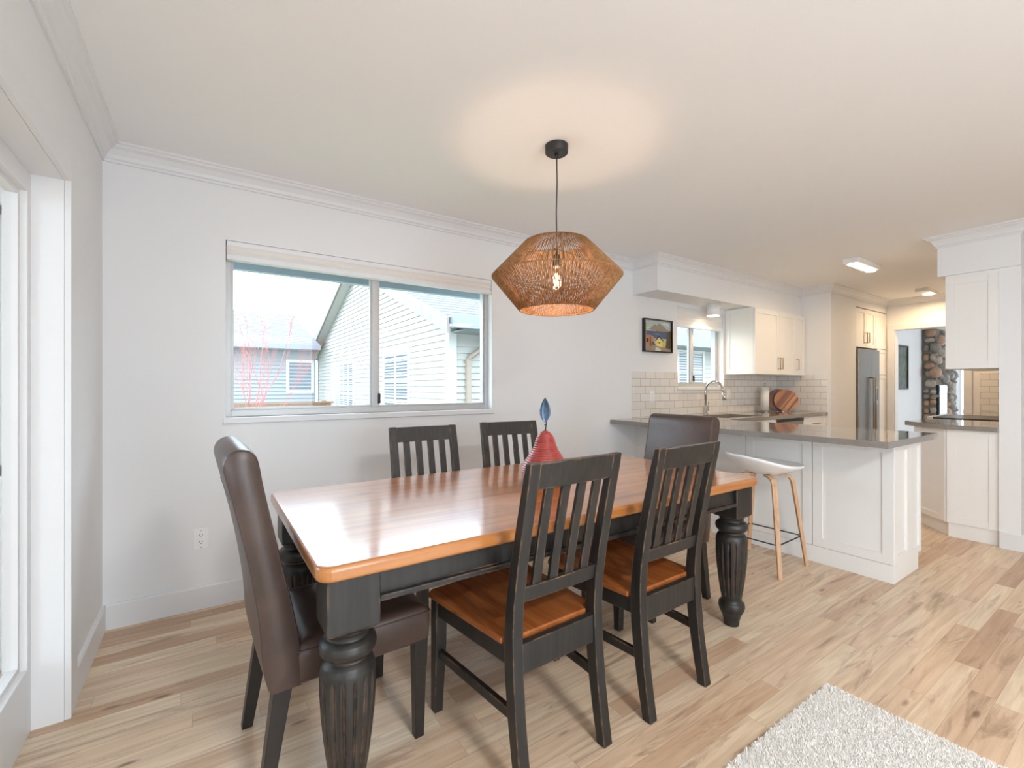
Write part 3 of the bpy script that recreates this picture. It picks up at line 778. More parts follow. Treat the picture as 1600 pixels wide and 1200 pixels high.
# ================================================================== PICTURE
pw, ph = .44, .335
pic = thing('framed_painting', 'small black framed lakeside painting with a yellow cottage on the wall', 'painting', (3.825, WY, 1.735))
m = MB(); f = .012; dpt = .035
m.box(-pw/2, -pw/2+f, -dpt, 0, -ph/2, ph/2); m.box(pw/2-f, pw/2, -dpt, 0, -ph/2, ph/2); m.box(-pw/2+f, pw/2-f, -dpt, 0, -ph/2, -ph/2+f); m.box(-pw/2+f, pw/2-f, -dpt, 0, ph/2-f, ph/2)
m.box(-pw/2+f, pw/2-f, -.014, 0, -ph/2+f, ph/2-f)
obj('picture_frame', m, 'blackp', pic)
cols = [srgb(176, 190, 190), srgb(140, 144, 128), srgb(164, 132, 110), srgb(76, 96, 124), srgb(182, 132, 100), srgb(206, 188, 92), srgb(228, 212, 130), srgb(96, 82, 60),
        srgb(150, 140, 124), srgb(40, 38, 44), srgb(126, 72, 56), srgb(210, 208, 198), srgb(170, 160, 60)]
pm = [plain('painting_colour', c, .6, nscale=90, nstr=.4, var=.12) for c in cols]
m = MB(); lay = [0]
def P(poly, mi):
    lay[0] += 1; y = -.0150-.00012*lay[0]; s_ = pw-2*f; t_ = ph-2*f
    m.add([(-s_/2+u*s_, y, -t_/2+v*t_) for u, v in poly], [tuple(range(len(poly)))], mi)
P([(0, 0), (1, 0), (1, 1), (0, 1)], 0)
P([(.0, .72), (.3, .80), (.55, .74), (.3, .70)], 11); P([(.6, .92), (.9, .96), (1, .8), (.85, .86)], 11)
P([(.15, .70), (.30, .80), (.38, .88), (.46, .84), (.55, .92), (.66, .88), (.76, .80), (.92, .70)], 1)
P([(.2, .68), (.45, .74), (.7, .72), (.95, .70), (.95, .66), (.2, .65)], 2)
P([(0, .42), (1, .42), (1, .66), (0, .66)], 3)
P([(.1, .655), (.45, .66), (.45, .67), (.1, .668)], 11); P([(.3, .55), (.6, .56), (.5, .57)], 0)
P([(0, 0), (1, 0), (1, .2), (.6, .24), (0, .2)], 8)
P([(0, .42), (.06, .2), (.08, .9), (0, .95)], 12)
P([(.06, .20), (.06, .50), (.22, .52), (.36, .46), (.40, .36), (.30, .16), (.18, .14)], 4)
P([(.08, .28), (.08, .40), (.16, .41), (.16, .27)], 9); P([(.2, .15), (.2, .44), (.25, .46), (.26, .15)], 10); P([(.28, .20), (.28, .30), (.36, .31), (.4, .2)], 7)
P([(.40, .36), (.55, .50), (.72, .36), (.70, .33), (.55, .46), (.42, .33)], 9)
P([(.43, .18), (.43, .34), (.55, .46), (.68, .34), (.68, .14), (.55, .16)], 6)
P([(.68, .15), (.68, .34), (.80, .31), (.80, .16)], 5); P([(.45, .30), (.66, .32), (.66, .29), (.45, .27)], 5)
P([(.54, .25), (.54, .31), (.57, .31), (.57, .25)], 9); P([(.70, .40), (.84, .42), (.84, .39), (.72, .38)], 11)
P([(.80, .12), (.84, .5), (.90, .66), (1, .72), (1, .1)], 7); P([(.40, .0), (.42, .14), (.60, .10), (.62, 0)], 11)
P([(.0, .05), (.3, .1), (.3, .04), (0, 0)], 2)
obj('canvas', m, pm, pic, fix=False)

# ================================================================== KITCHEN: shaker fronts
def shaker(m, axis, at, u0, u1, z0, z1, out, fw=.055, th=.018, rec=.007, gap=.0015):
    """front panel on plane axis=at, protruding by th in direction out (+1/-1)"""
    u0 += gap; u1 -= gap; z0 += gap; z1 -= gap
    def B(a, b, c, d, t0, t1):
        if axis == 'x': m.box(at+out*t0, at+out*t1, a, b, c, d)
        else: m.box(a, b, at+out*t0, at+out*t1, c, d)
    B(u0+fw, u1-fw, z0+fw, z1-fw, 0, th-rec)
    B(u0, u0+fw, z0, z1, 0, th); B(u1-fw, u1, z0, z1, 0, th); B(u0+fw, u1-fw, z0, z0+fw, 0, th); B(u0+fw, u1-fw, z1-fw, z1, 0, th)
    return m
def bar_handle(parent, p, length, vertical=True, out=(0, -1), mat='gold'):
    x, y, z = p; ox, oy = out[0]*.03, out[1]*.03; m = MB(); h = length/2
    if vertical:
        m.tube([(x, y, z-h), (x+ox, y+oy, z-h), (x+ox, y+oy, z+h), (x, y, z+h)], .005, 6)
    else:
        tx, ty = -out[1]*h, out[0]*h
        m.tube([(x-tx, y-ty, z), (x-tx+ox, y-ty+oy, z), (x+tx+ox, y+ty+oy, z), (x+tx, y+ty, z)], .005, 6)
    return obj('handle', m, mat, parent)

# peninsula
PX0, PX1, PY0 = 3.515, 4.02, 1.006
pn = thing('peninsula_cabinet', 'white panelled kitchen peninsula base behind the bar stools', 'cabinet', (PX0, PY0, 0))
obj('carcass', MB().box(.018, PX1-PX0, .018, WY-PY0-.001, .112, .872), 'cab', pn)
obj('plinth', MB().box(.004, PX1-PX0-.05, .004, WY-PY0-.001, 0, .112), 'cab', pn, bevel=.001)
ys = [0, .459, .931, 1.403, 1.875]
for a, b in zip(ys[:-1], ys[1:]):
    obj('panel', shaker(MB(), 'x', .018, a, b, .112, .872, -1, .06, rec=.008, gap=.003), 'cab', pn, bevel=.001)
obj('filler', MB().box(0, .018, 1.877, WY-PY0-.001, .112, .872), 'cab', pn)
w_ = (PX1-PX0)
obj('end_panel', shaker(MB(), 'y', .018, 0.0, w_*.56, .112, .872, -1, .055, rec=.012), 'cab', pn, bevel=.001)
obj('end_panel', shaker(MB(), 'y', .018, w_*.56, w_, .112, .872, -1, .04, rec=.012), 'cab', pn, bevel=.001)

# sink run base cabinets (fronts on the plane y = 2.46, facing the camera)
BF = 2.46
def base_unit(name, label, cat, x0, x1, doors=1, drawer=False):
    r = thing(name, label, cat, (x0, BF, 0)); w_ = x1-x0
    body = MB().box(.001, w_-.001, 0, WY-BF-.001, .10, .872 if name != 'sink_cabinet' else .66)
    if name == 'sink_cabinet': body.box(.001, .019, 0, WY-BF-.001, .66, .872).box(w_-.019, w_-.001, 0, WY-BF-.001, .66, .872).box(.019, w_-.019, 0, .018, .66, .872)
    obj('body', body, 'cab', r)
    obj('plinth', MB().box(.001, w_-.001, .05, .07, 0, .10), 'cab', r)
    zt = .872
    if drawer:
        d = obj('drawer', shaker(MB(), 'y', 0, 0, w_, .70, .872, -1, .04), 'cab', r, bevel=.001); bar_handle(d, (w_/2, -.018, .79), .14, False, mat='gold'); zt = .70
    for k in range(doors):
        d = obj('door', shaker(MB(), 'y', 0, w_*k/doors, w_*(k+1)/doors, .10, zt, -1), 'cab', r, bevel=.001)
        bar_handle(d, (w_*(k+1)/doors-.05 if k == 0 else w_*k/doors+.05, -.018, zt-.12), .14)
    return r
base_unit('sink_cabinet', 'white base cabinet under the sink', 'cabinet', 4.10, 5.03, 2)
dw = thing('dishwasher', 'stainless dishwasher under the worktop, left of the drawer unit', 'dishwasher', (5.04, BF, 0))
obj('body', MB().box(0, .60, .0, .56, .02, .868), 'steel', dw)
d = obj('door', MB().box(.002, .598, -.022, -.002, .10, .862), 'steel', dw, bevel=.003)
obj('control_strip', MB().box(.002, .598, -.026, -.022, .835, .862), 'blackp', d)
obj('toe_panel', MB().box(.002, .598, .03, .05, 0, .10), 'blackp', dw)
base_unit('drawer_cabinet', 'white base cabinet with a top drawer beside the fridge wall', 'cabinet', 5.66, 6.24, 1, True)

# worktops
wk = MB(); Z0, Z1 = .873, .91
HX0, HX1, HY0, HY1 = 4.24, 4.94, 2.53, 2.90
ytop = WY-.009
wk.prism([(3.15, .93), (4.055, .93), (4.055, 2.36), (4.13, 2.43), (HX0, 2.43), (HX0, ytop), (3.15, ytop)], Z0, Z1)
wk.box(HX0, HX1, 2.43, HY0, Z0, Z1); wk.box(HX0, HX1, HY1, ytop, Z0, Z1); wk.box(HX1, SIDEX-.009, 2.43, ytop, Z0, Z1)
o = obj('worktop', wk, 'quartz'); tag(o, 'polished taupe stone worktop with overhang on the peninsula and sink run', 'countertop')
sk = thing('sink', 'undermount steel sink set in the worktop below the small window', 'sink', ((HX0+HX1)/2, (HY0+HY1)/2, .70))
m = MB(); a, b = (HX1-HX0)/2+.003, (HY1-HY0)/2+.003; g = .004
m.box(-a, -a+g, -b, b, 0, .172); m.box(a-g, a, -b, b, 0, .172); m.box(-a+g, a-g, -b, -b+g, 0, .172); m.box(-a+g, a-g, b-g, b, 0, .172); m.box(-a, a, -b, b, -.004, 0)
obj('basin', m, 'steel', sk); obj('drain', MB().lathe([(.04, 0), (.04, .003), (.02, .002)], 24), 'chrome', sk)
tp = thing('kitchen_tap', 'tall chrome gooseneck kitchen tap behind the sink', 'tap', (4.535, 2.945, .91))
m = MB(); m.lathe([(.028, 0), (.028, .006), (.022, .010), (.021, .09), (.016, .10)], 24); obj('base', m, 'chrome', tp)
pts = [(0, 0, .09), (0, 0, .26)]+[(0, -.10+.10*cos(radians(a)), .26+.108*sin(radians(a))) for a in range(15, 166, 15)]+[(0, -.205, .25)]
obj('spout', MB().tube(pts, .0115, 12), 'chrome', tp)
obj('spray_head', MB().tube([(0, -.205, .255), (0, -.212, .21), (0, -.22, .165)], [.013, .016, .021], 14), 'chrome', tp)
m = MB(); m.tube([(.018, 0, .055), (.045, 0, .058)], .014, 12); m.tube([(.04, 0, .06), (.046, -.005, .14)], .0045, 8); obj('lever', m, 'chrome', tp)

pt = thing('paper_towel_holder', 'white paper towel roll on a chrome holder by the tiles', 'paper towel', (5.70, 2.90, .91))
obj('base', MB().lathe([(.075, 0), (.075, .012), (.070, .016)], 32), 'steel', pt)
m = MB(); m.tube([(0, 0, .015), (0, 0, .325)], .006); m.tube([(0.018*cos(a/10*2*pi)*1, 0, .335+.016*sin(a/10*2*pi)) for a in range(10)], .004, 6, closed=True); obj('rod', m, 'chrome', pt)
obj('paper_roll', MB().lathe([(.012, .02), (.046, .02), (.046, .30), (.012, .30)], 32), 'paper', pt)

def board_mat(name, c1, c2, c3, rot):
    m = bpy.data.materials.new(name); t, b, o = nodes(m); tc = N(t, 'ShaderNodeTexCoord')
    v = mapping(t, tc.outputs['Object'], (1, 1, 1), rot=(0, radians(rot), 0)); sp = N(t, 'ShaderNodeSeparateXYZ'); t.links.new(v, sp.inputs[0])
    row = math_(t, 'FLOOR', math_(t, 'DIVIDE', sp.outputs[0], .019)); wn = N(t, 'ShaderNodeTexWhiteNoise', noise_dimensions='1D'); t.links.new(row, wn.inputs['W'])
    t.links.new(ramp(t, wn.outputs['Value'], [(0.0, srgb(*c1)), (.5, srgb(*c2)), (1, srgb(*c3))]), b.inputs['Base Color']); b.inputs['Roughness'].default_value = .4
    return m
bm1 = board_mat('striped_acacia', (120, 66, 30), (178, 112, 58), (206, 146, 88), -35)
bm2 = board_mat('dark_acacia', (92, 50, 24), (128, 74, 38), (152, 94, 52), 20)
bdir = Vector((.86, .50, 0)).normalized(); lat = Vector((-bdir.y, bdir.x, 0))
rz = math.atan2(bdir.y, bdir.x)-pi/2
def cutting_board(label, c, mat, r_=.133):
    o = obj('cutting_board', MB().prism([(r_*cos(2*pi*i/64), r_*sin(2*pi*i/64)) for i in range(64)], -.009, .009, 'y'), mat, None, bevel=.004)
    o.location = c; o.rotation_euler = (radians(-5), 0, rz); return tag(o, label, 'cutting board', None)
bc = Vector((5.99, 2.79, .91+.137))
cutting_board('round striped wooden cutting board in front, propped on the wire rack', bc, bm1)
cutting_board('darker round wooden cutting board behind the striped one', bc+bdir*.05+lat*.075+Vector((0, 0, .004)), bm2, .135)
rk = thing('board_rack', 'small wire rack holding the two round cutting boards', 'rack', (bc.x, bc.y, .91), rz)
m = MB()
for xx in (-.09, -.03, .03, .09): m.tube([(xx, -.03, .002), (xx, .09, .002)], .002, 6)
for yy in (-.026, .026, .08): m.tube([(-.15, yy, .004), (.10, yy, .004)], .002, 6)
obj('rack_base', m, 'chrome', rk)
for xx in (-.12, -.01, .06):
    obj('prong', MB().tube([(xx, -.026, .004), (xx, -.026, .075)], .002, 6), 'chrome', rk)

# upper wall cabinet beside the window
UX0, UX1, UY = 5.075, 6.24, 2.70
uc = thing('wall_cabinet', 'white upper cabinet with three doors right of the small kitchen window', 'cabinet', (UX0, UY, 1.36)); w_ = UX1-UX0; h = SFZ-1.36
obj('body', MB().box(.0, w_, 0, WY-UY-.001, 0, h-.014), 'cab', uc)
obj('side_panel', shaker(MB(), 'x', 0, 0.0, WY-UY-.002, 0, h-.004, -1, .055, .016, .008), 'cab', uc, bevel=.001)
e = [-.016, .52, .90, w_-.002]
for k in range(3):
    d = obj('door', shaker(MB(), 'y', 0, e[k], e[k+1], 0, h-.016, -1, .055, .018, .008), 'cab', uc, bevel=.001)
    hx_ = {0: e[1]-.03, 1: e[1]+.03, 2: e[3]-.22}[k]; bar_handle(d, (hx_, -.018, .13), .13)
# soffit downlight
sd = thing('ceiling_spotlight', 'white cylinder spotlight under the soffit above the sink', 'light', (4.586, 2.885, SFZ))
obj('housing', MB().lathe([(.066, -.128), (.068, -.126), (.068, 0)], 36), 'white', sd)
obj('diffuser', MB().lathe([(.06, -.131), (.06, -.127)], 36), 'led', sd)
def area(name, loc, rot, sx, sy, e, col, parent=None, spread=180):
    l = bpy.data.lights.new(name, 'AREA'); l.shape = 'RECTANGLE'; l.size = sx; l.size_y = sy; l.energy = e; l.color = col; l.spread = radians(spread)
    o = bpy.data.objects.new(name, l); C.objects.link(o); o.location = loc; o.rotation_euler = rot; o.parent = parent; return o
WARM = (1.0, .70, .40)
area('spotlight_beam', (0, 0, -.134), (0, 0, 0), .1, .1, 2.2, WARM, sd, 140)

# kitchen ceiling lights
k1 = thing('ceiling_light', 'white bar ceiling light with four glowing spots in the kitchen', 'light', (5.37, 1.79, CZ))
obj('fixture_plate', MB().box(-.29, .29, -.065, .065, -.045, 0), 'white', k1, bevel=.004)
for k in range(4):
    o = obj('spot', MB().lathe([(.034, -.012), (.040, -.010), (.042, 0)], 24), 'led', k1); o.location = (-.21+.14*k, 0, -.045); 
    area('spot_beam', (-.21+.14*k, 0, -.062), (0, 0, 0), .06, .06, 2.1, WARM, k1, 170)
k2 = thing('ceiling_light', 'small flat ceiling light with one glowing spot near the kitchen doorway', 'light', (7.58, 1.84, CZ))
obj('fixture_plate', MB().box(-.22, .22, -.065, .065, -.04, 0), 'white', k2, bevel=.004)
o = obj('spot', MB().lathe([(.045, -.012), (.052, -.010), (.055, 0)], 24), 'led', k2); o.location = (0.05, 0, -.04)
area('spot_beam', (.05, 0, -.06), (0, 0, 0), .08, .08, 9, WARM, k2, 170)

# unseen fill lamps added behind the camera to brighten the room
for x, y, en, lb in ((0.8, -1.3, 54, 'added unseen fill lamp behind the camera, the nearest one to the left wall'), (4.0, -1.4, 6, 'added unseen fill lamp behind the camera towards the partition wall'), (2.6, -2.7, 4, 'added unseen fill lamp nearest the rear wall')):
    r = thing('added_fill_lamp', lb, 'light', (x, y, CZ))
    obj('rim', MB().lathe([(.20, -.05), (.205, -.048), (.205, 0)], 40), 'white', r)
    obj('diffuser', MB().lathe([(.19, -.055), (.195, -.05)], 40), 'fill_glow', r)
    area('fill_lamp_light', (0, 0, -.06), (0, 0, 0), 36e-2, .36, en, (1.0, .985, .97) if x < 1 else (1, .8, .58), r)

# fridge, cabinet over it, pantry
fr = thing('refrigerator', 'stainless side by side refrigerator with a dispenser', 'refrigerator', (7.01, 2.37, 0))
obj('body', MB().box(0, .70, .065, .70, .02, 1.715), 'steelf', fr)
obj('door', MB().box(.002, .385, 0, .062, .06, 1.718), 'steelf', fr, bevel=.008)
d2 = obj('door', MB().box(.390, .698, 0, .062, .06, 1.718), 'steelf', fr, bevel=.008)
for xx in (.352, .424):
    m = MB(); m.tube([(xx, 0, .62), (xx, -.045, .62), (xx, -.045, 1.34), (xx, 0, 1.34)], .011, 8); obj('handle', m, 'steel', fr)
dp_ = obj('dispenser', MB().box(.50, .62, -.006, .001, .98, 1.22), 'steel', d2, bevel=.004)
obj('display', MB().box(.512, .608, -.009, -.005, 1.04, 1.19), 'blackp', dp_)
obj('toe_grille', MB().box(.0, .70, .03, .06, 0, .055), 'blackp', fr)
fc = thing('wall_cabinet', 'white two door cabinet above the refrigerator', 'cabinet', (7.003, FRY, 1.74)); w_ = .645
obj('body', MB().box(0, w_, .02, .70, 0, .51), 'cab', fc)
for k, (a, b) in enumerate(((0, w_/2), (w_/2, w_))):
    d = obj('door', shaker(MB(), 'y', .02, a, b, 0, .51, -1, .05), 'cab', fc, bevel=.001); bar_handle(d, (w_/2+(-.035 if k == 0 else .035), .002, .13), .13)
pn2 = thing('pantry_cabinet', 'tall narrow white pantry cabinet between refrigerator and doorway wall', 'cabinet', (7.652, FRY, 0)); w_ = ENDX-7.652
obj('body', MB().box(.075, w_-.001, .02, .70, .0, 1.74).box(.0, w_-.001, .02, .70, 1.745, 2.25), 'cab', pn2)
obj('door', shaker(MB(), 'y', .02, 0.0, w_-.003, 1.745, 2.25, -1, .05), 'cab', pn2, bevel=.001)
obj('door', shaker(MB(), 'y', .02, .075, w_-.003, 1.385, 1.74, -1, .05), 'cab', pn2, bevel=.001)
obj('door', shaker(MB(), 'y', .02, .075, w_-.003, .10, 1.38, -1, .05), 'cab', pn2, bevel=.001)
mb = MB().box(7.0, ENDX, FRY, 3.12, 2.262, CZ); struct('ceiling_bulkhead', mb, 'wall')

# right hand run: end cabinet, diagonal corner, range, worktop, upper cabinets
rc = thing('base_cabinet', 'white base cabinet with a panelled end against the partition wall', 'cabinet', (STUBX+.02, STY1, 0))
bx = STUBX+.02
poly = [(0.018, .002), (0.018, .285), (.27, .56), (.92, .56), (.92, .002)]
obj('carcass', MB().prism(poly, .112, .872), 'cab', rc)
obj('plinth', MB().prism([(.012, .002), (.012, .29), (.05, .305), (.285, .53), (.92, .53), (.92, .002)], 0, .112), 'cab', rc)
obj('end_panel', shaker(MB(), 'x', .018, .0, .30, .112, .872, -1, .055, .018, .008), 'cab', rc, bevel=.001)
dg = shaker(MB(), 'x', 0, 0, .37, .112, .872, -1, .05, .016, .008); o = obj('corner_door', dg, 'cab', rc, bevel=.001)
o.location = (.018, .30, 0); o.rotation_euler = (0, 0, -math.atan2(.27, .275)) 
rg = thing('range', 'steel kitchen range behind the peninsula, only its bright top edge showing', 'stove', (5.955, STY1+.004, 0))
obj('body', MB().box(0, .755, 0, .60, 0, .905), 'steel', rg)
obj('cooktop', MB().box(0, .755, 0.03, .60, .905, .918), 'blackp', rg)
obj('control_panel', MB().box(0, .755, .60, .645, .80, .925), 'steel', rg, bevel=.004)
obj('oven_door', MB().box(.005, .75, .60, .63, .12, .78), 'steel', rg, bevel=.004)
m = MB(); m.tube([(.06, .63, .74), (.06, .665, .74), (.695, .665, .74), (.695, .63, .74)], .009, 8); obj('handle', m, 'steel', rg)
rc2 = thing('base_cabinet', 'white base cabinet between the range and the end wall', 'cabinet', (6.72, STY1, 0))
obj('body', MB().box(0, ENDX-6.72-.001, .002, .58, .10, .872), 'cab', rc2)
for a, b in ((0, .66), (.66, ENDX-6.72-.002)):
    obj('door', shaker(MB(), 'y', .58, a, b, .10, .872, 1), 'cab', rc2, bevel=.001)
wr = MB(); wr.prism([(4.975, STY1+.001), (4.975, 1.095), (5.235, 1.425), (5.95, 1.425), (5.95, STY1+.001)], Z0, Z1)
o = obj('worktop', wr, 'quartz'); tag(o, 'short taupe stone worktop with an angled corner by the partition wall', 'countertop')
wr = MB(); wr.box(6.716, ENDX-.009, STY1+.001, 1.425, Z0, Z1); o = obj('worktop', wr, 'quartz'); tag(o, 'taupe stone worktop beyond the range against the end wall', 'countertop')
ur = thing('wall_cabinet', 'white upper cabinet with a panelled end on the partition wall', 'cabinet', (STUBX-.0, STY1, 1.362))
hh = 2.092-1.362
obj('body', MB().box(.0, .92, .001, .285, 0, hh), 'cab', ur); obj('end_panel', shaker(MB(), 'x', 0, .0, .30, 0, hh, -1, .055, .014, .005), 'cab', ur, bevel=.001)
obj('filler', MB().box(-.004, .92, .001, .30, hh, SFZ-1.362-.001), 'cab', ur)
for a, b in ((0, .46), (.46, .92)): obj('door', shaker(MB(), 'y', .285, a, b, 0, hh, 1, .055, .015), 'cab', ur, bevel=.001)
ur2 = thing('wall_cabinet', 'white upper cabinet beyond the range, its underside above the far tiles', 'cabinet', (6.72, STY1, 1.39)); hh = SFZ-1.39
obj('body', MB().box(0, ENDX-6.721, .001, .285, 0, hh-.001), 'cab', ur2)
for a, b in ((0, .66), (.66, 1.327)): obj('door', shaker(MB(), 'y', .285, a, b, 0, hh-.004, 1, .055, .015), 'cab', ur2, bevel=.001)

# ================================================================== BAR STOOLS
def stool(label, loc, rz):
    r = thing('bar_stool', label, 'stool', loc, rz)
    # shell seat: front towards local +x, raised back lip towards local -x
    m = MB(); nu, nv = 22, 28; top = []; 
    def srf(u, v, off):
        # u radius 0..1, v angle
        a = 2*pi*v/nv; ca, sa = cos(a), sin(a)
        ry = .235*(1-.16*max(0, ca)); rx_ = .27 if ca > 0 else .235
        x = rx_*u*ca; y = ry*u*sa
        back = max(0, -ca)**1.3; side = abs(sa)
        z = .668+u**2.6*(.024+.072*back+.018*side*(1-max(0, ca)))-.004*max(0, ca)*u**3
        th = .018*(1-u)+.010
        return (x, y, z-(th*1.0+.035*(1-u**2)*0.6+.004)*off)
    rings_t = [[srf(u/nu, v, 0) for v in range(nv)] for u in range(1, nu+1)]
    rings_b = [[srf(u/nu, v, 1) for v in range(nv)] for u in range(nu, 0, -1)]
    m.loft(rings_t+rings_b, smooth=True); o = obj('seat_shell', m, 'shell', r); o.rotation_euler = (0, 0, radians(66))
    F = .195; Zt = .618
    for sx, sy in ((1, 1), (1, -1), (-1, 1), (-1, -1)):
        pts = [(sx*.035, sy*.035, Zt), (sx*.085, sy*.085, Zt), (sx*.118, sy*.118, Zt-.012), (sx*.133, sy*.133, Zt-.045), (sx*.150, sy*.150, .42), (sx*F, sy*F, 0)]
        m = MB(); rings = []; dv = Vector((sx, sy, 0)).normalized(); pv = Vector((-dv.y, dv.x, 0))
        wd = [.034, .034, .034, .034, .032, .024]; tk = [.016, .018, .02, .022, .022, .02]
        for i, p in enumerate(pts):
            p = Vector(p); q = Vector(pts[min(i+1, 5)])-Vector(pts[max(i-1, 0)]); q.normalize(); nn = q.cross(pv).normalized()
            rings.append([p+pv*wd[i]/2+nn*tk[i]/2, p-pv*wd[i]/2+nn*tk[i]/2, p-pv*wd[i]/2-nn*tk[i]/2, p+pv*wd[i]/2-nn*tk[i]/2])
        m.loft(rings, smooth=False); obj('leg', m, 'oak', r, bevel=.003)
    m = MB(); m.box(-.06, .06, -.06, .06, Zt+.006, Zt+.02); obj('seat_mount', m, 'dark', r)
    zf = .205; k = F-(F-.150)*zf/.42
    for a, b in (((k, k), (-k, k)), ((-k, k), (-k, -k)), ((-k, -k), (k, -k)), ((k, -k), (k, k))):
        m = MB(); m.tube([(a[0], a[1], zf), (b[0], b[1], zf)], .0045, 8); obj('foot_rail', m, 'dark', r)
    return r
s1 = stool('white shell bar stool on pale oak legs, fully visible beside the table corner', (3.19, 1.635, 0), radians(-88))
s2 = dup(s1, (3.19, 2.34, 0), radians(-88), 'white shell bar stool mostly hidden behind the leather chair')

# ================================================================== RUG
rg_ = thing('rug', 'cream shag rug whose corner lies on the floor at the lower right', 'rug', (1.05, -.35, 0))
RX0, RX1, RY0, RY1 = -1.03, 1.035, -1.6, 1.165
obj('backing', MB().box(RX0, RX1, RY0, RY1, 0.0, .014), 'rug', rg_)
m = MB(); rnd = random.Random(3)
def tuft(x, y, hgt, wd):
    a = rnd.uniform(0, 2*pi); dx, dy = cos(a)*wd, sin(a)*wd; b = rnd.uniform(0, 2*pi); l1 = rnd.uniform(.3, .9)*hgt*.7; ex, ey = cos(b)*l1, sin(b)*l1
    o = len(m.v)
    m.v += [(x-dx, y-dy, .012), (x+dx, y+dy, .012), (x+dx+ex*.4, y+dy+ey*.4, .012+hgt*.6), (x-dx+ex*.4, y-dy+ey*.4, .012+hgt*.6), (x+ex, y+ey, .012+hgt)]
    m.f += [[o, o+1, o+2, o+3], [o+3, o+2, o+4]]; m.m += [0, 0]; m.sm += [True, True]
for _ in range(95000):
    tuft(RX1-rnd.random()*.95, RY1-rnd.random()*.5, rnd.uniform(.008, .015), .0013)
for _ in range(26000):
    tuft(rnd.uniform(RX0, RX1), rnd.uniform(RY0, RY1), rnd.uniform(.008, .016), .003)
p = obj('pile', m, 'rug', rg_, fix=False); p['kind'] = 'stuff'

# ================================================================== LIVING ROOM BEYOND
pl = thing('framed_picture', 'tall dark framed picture on the white wall beyond the kitchen doorway', 'painting', (11.35, LYW, 1.6))
m = MB(); m.box(-.45, -.42, -.03, 0, -.44, .44); m.box(.42, .45, -.03, 0, -.44, .44); m.box(-.42, .42, -.03, 0, -.44, -.41); m.box(-.42, .42, -.03, 0, .41, .44); obj('picture_frame', m, 'dark', pl)
obj('canvas', MB().box(-.42, .42, -.012, -.002, -.41, .41), plain('dark_green_canvas', srgb(88, 96, 84), .6, nscale=7, var=.5), pl)
CX0, CX1, CY0, CY1 = 12.72, 14.25, 2.94, LYW
ch = thing('stone_chimney', 'floor to ceiling river stone chimney beyond the kitchen doorway', 'chimney', (CX0, CY0, 0))
obj('core', MB().box(0.02, CX1-CX0, .02, CY1-CY0-.001, 0, CZ-.002), 'mortar', ch)
rs = random.Random(11); st_ = MB()
def stone(c, rx, ry, rz_, mi):
    n1, n2 = 6, 12; rings = []
    for i in range(1, n1):
        th = pi*i/n1; rings.append([(c[0]+rx*sin(th)*cos(2*pi*k/n2), c[1]+ry*sin(th)*sin(2*pi*k/n2), c[2]+rz_*cos(th)) for k in range(n2)])
    st_.loft(rings, mi)
def face(ulen, place):
    done = []
    for rr, tries in ((.13, 160), (.10, 300), (.075, 500), (.05, 900), (.035, 1400)):
        for _ in range(tries):
            bz = rr*rs.uniform(.8, 1.05); au = bz*rs.uniform(1.0, 1.55); u = rs.uniform(.0, ulen); z = rs.uniform(bz, CZ-bz)
            if all(((u-q[0])/(au+q[2]))**2+((z-q[1])/(bz+q[3]))**2 > .93 for q in done):
                done.append((u, z, au, bz)); place(u, z, au, bz, rs.choice([0, 0, 0, 1, 2, 2]))
def pl1(u, z, a, b, mi):
    if z+b > CZ-.01 or z-b < 0.01 or u+a > CY1-CY0-.01: return
    stone((0.02, u, z), .055+b*.3, a, b, mi)
z = .02
while z < CZ-.14:
    hh_ = rs.uniform(.11, .22); L_ = CY1-CY0-.02
    if rs.random() < .55: stone((.02, L_/2+rs.uniform(-.01, .01), z+hh_/2), .075, L_/2*rs.uniform(.8, .98), hh_/2, rs.choice([0, 1, 2, 2]))
    else:
        for k_ in (0, 1): stone((.02, L_*(.27+.48*k_), z+hh_/2+rs.uniform(-.02, .02)), .06, L_*.25, hh_/2*rs.uniform(.7, 1), rs.choice([0, 0, 1, 2]))
    z += hh_*.98
FBX0, FBX1, FBZ0, FBZ1 = .06, .62, .60, 1.25
def pl2(u, z, a, b, mi):
    if z+b > CZ-.01 or z-b < 0.01 or u+a > CX1-CX0: return
    if FBX0-a*.6 < u < FBX1+a*.6 and FBZ0-b*.6 < z < FBZ1+b*.6: return
    stone((u, .02, z), a, .055+b*.3, b, mi)
face(CX1-CX0, pl2)
obj('river_stones', st_, ['stone1', 'stone2', 'stone3'], ch, fix=True)
fi = obj('fireplace_insert', MB().box(FBX0, FBX1, -.03, .04, FBZ0, FBZ1), 'blackp', ch, bevel=.004)
obj('glass_front', MB().box(FBX0+.03, FBX1-.03, -.034, -.03, FBZ0+.05, FBZ1-.2), plain('painted_reflection_glass', srgb(92, 104, 108), .3), fi)  # bluish grey reflection painted into the pane's colour
m = MB()
for k in range(4): m.box(FBX0+.03, FBX1-.03, -.04, -.03, FBZ1-.16+.035*k, FBZ1-.145+.035*k)
obj('louvre', m, 'steel', fi)

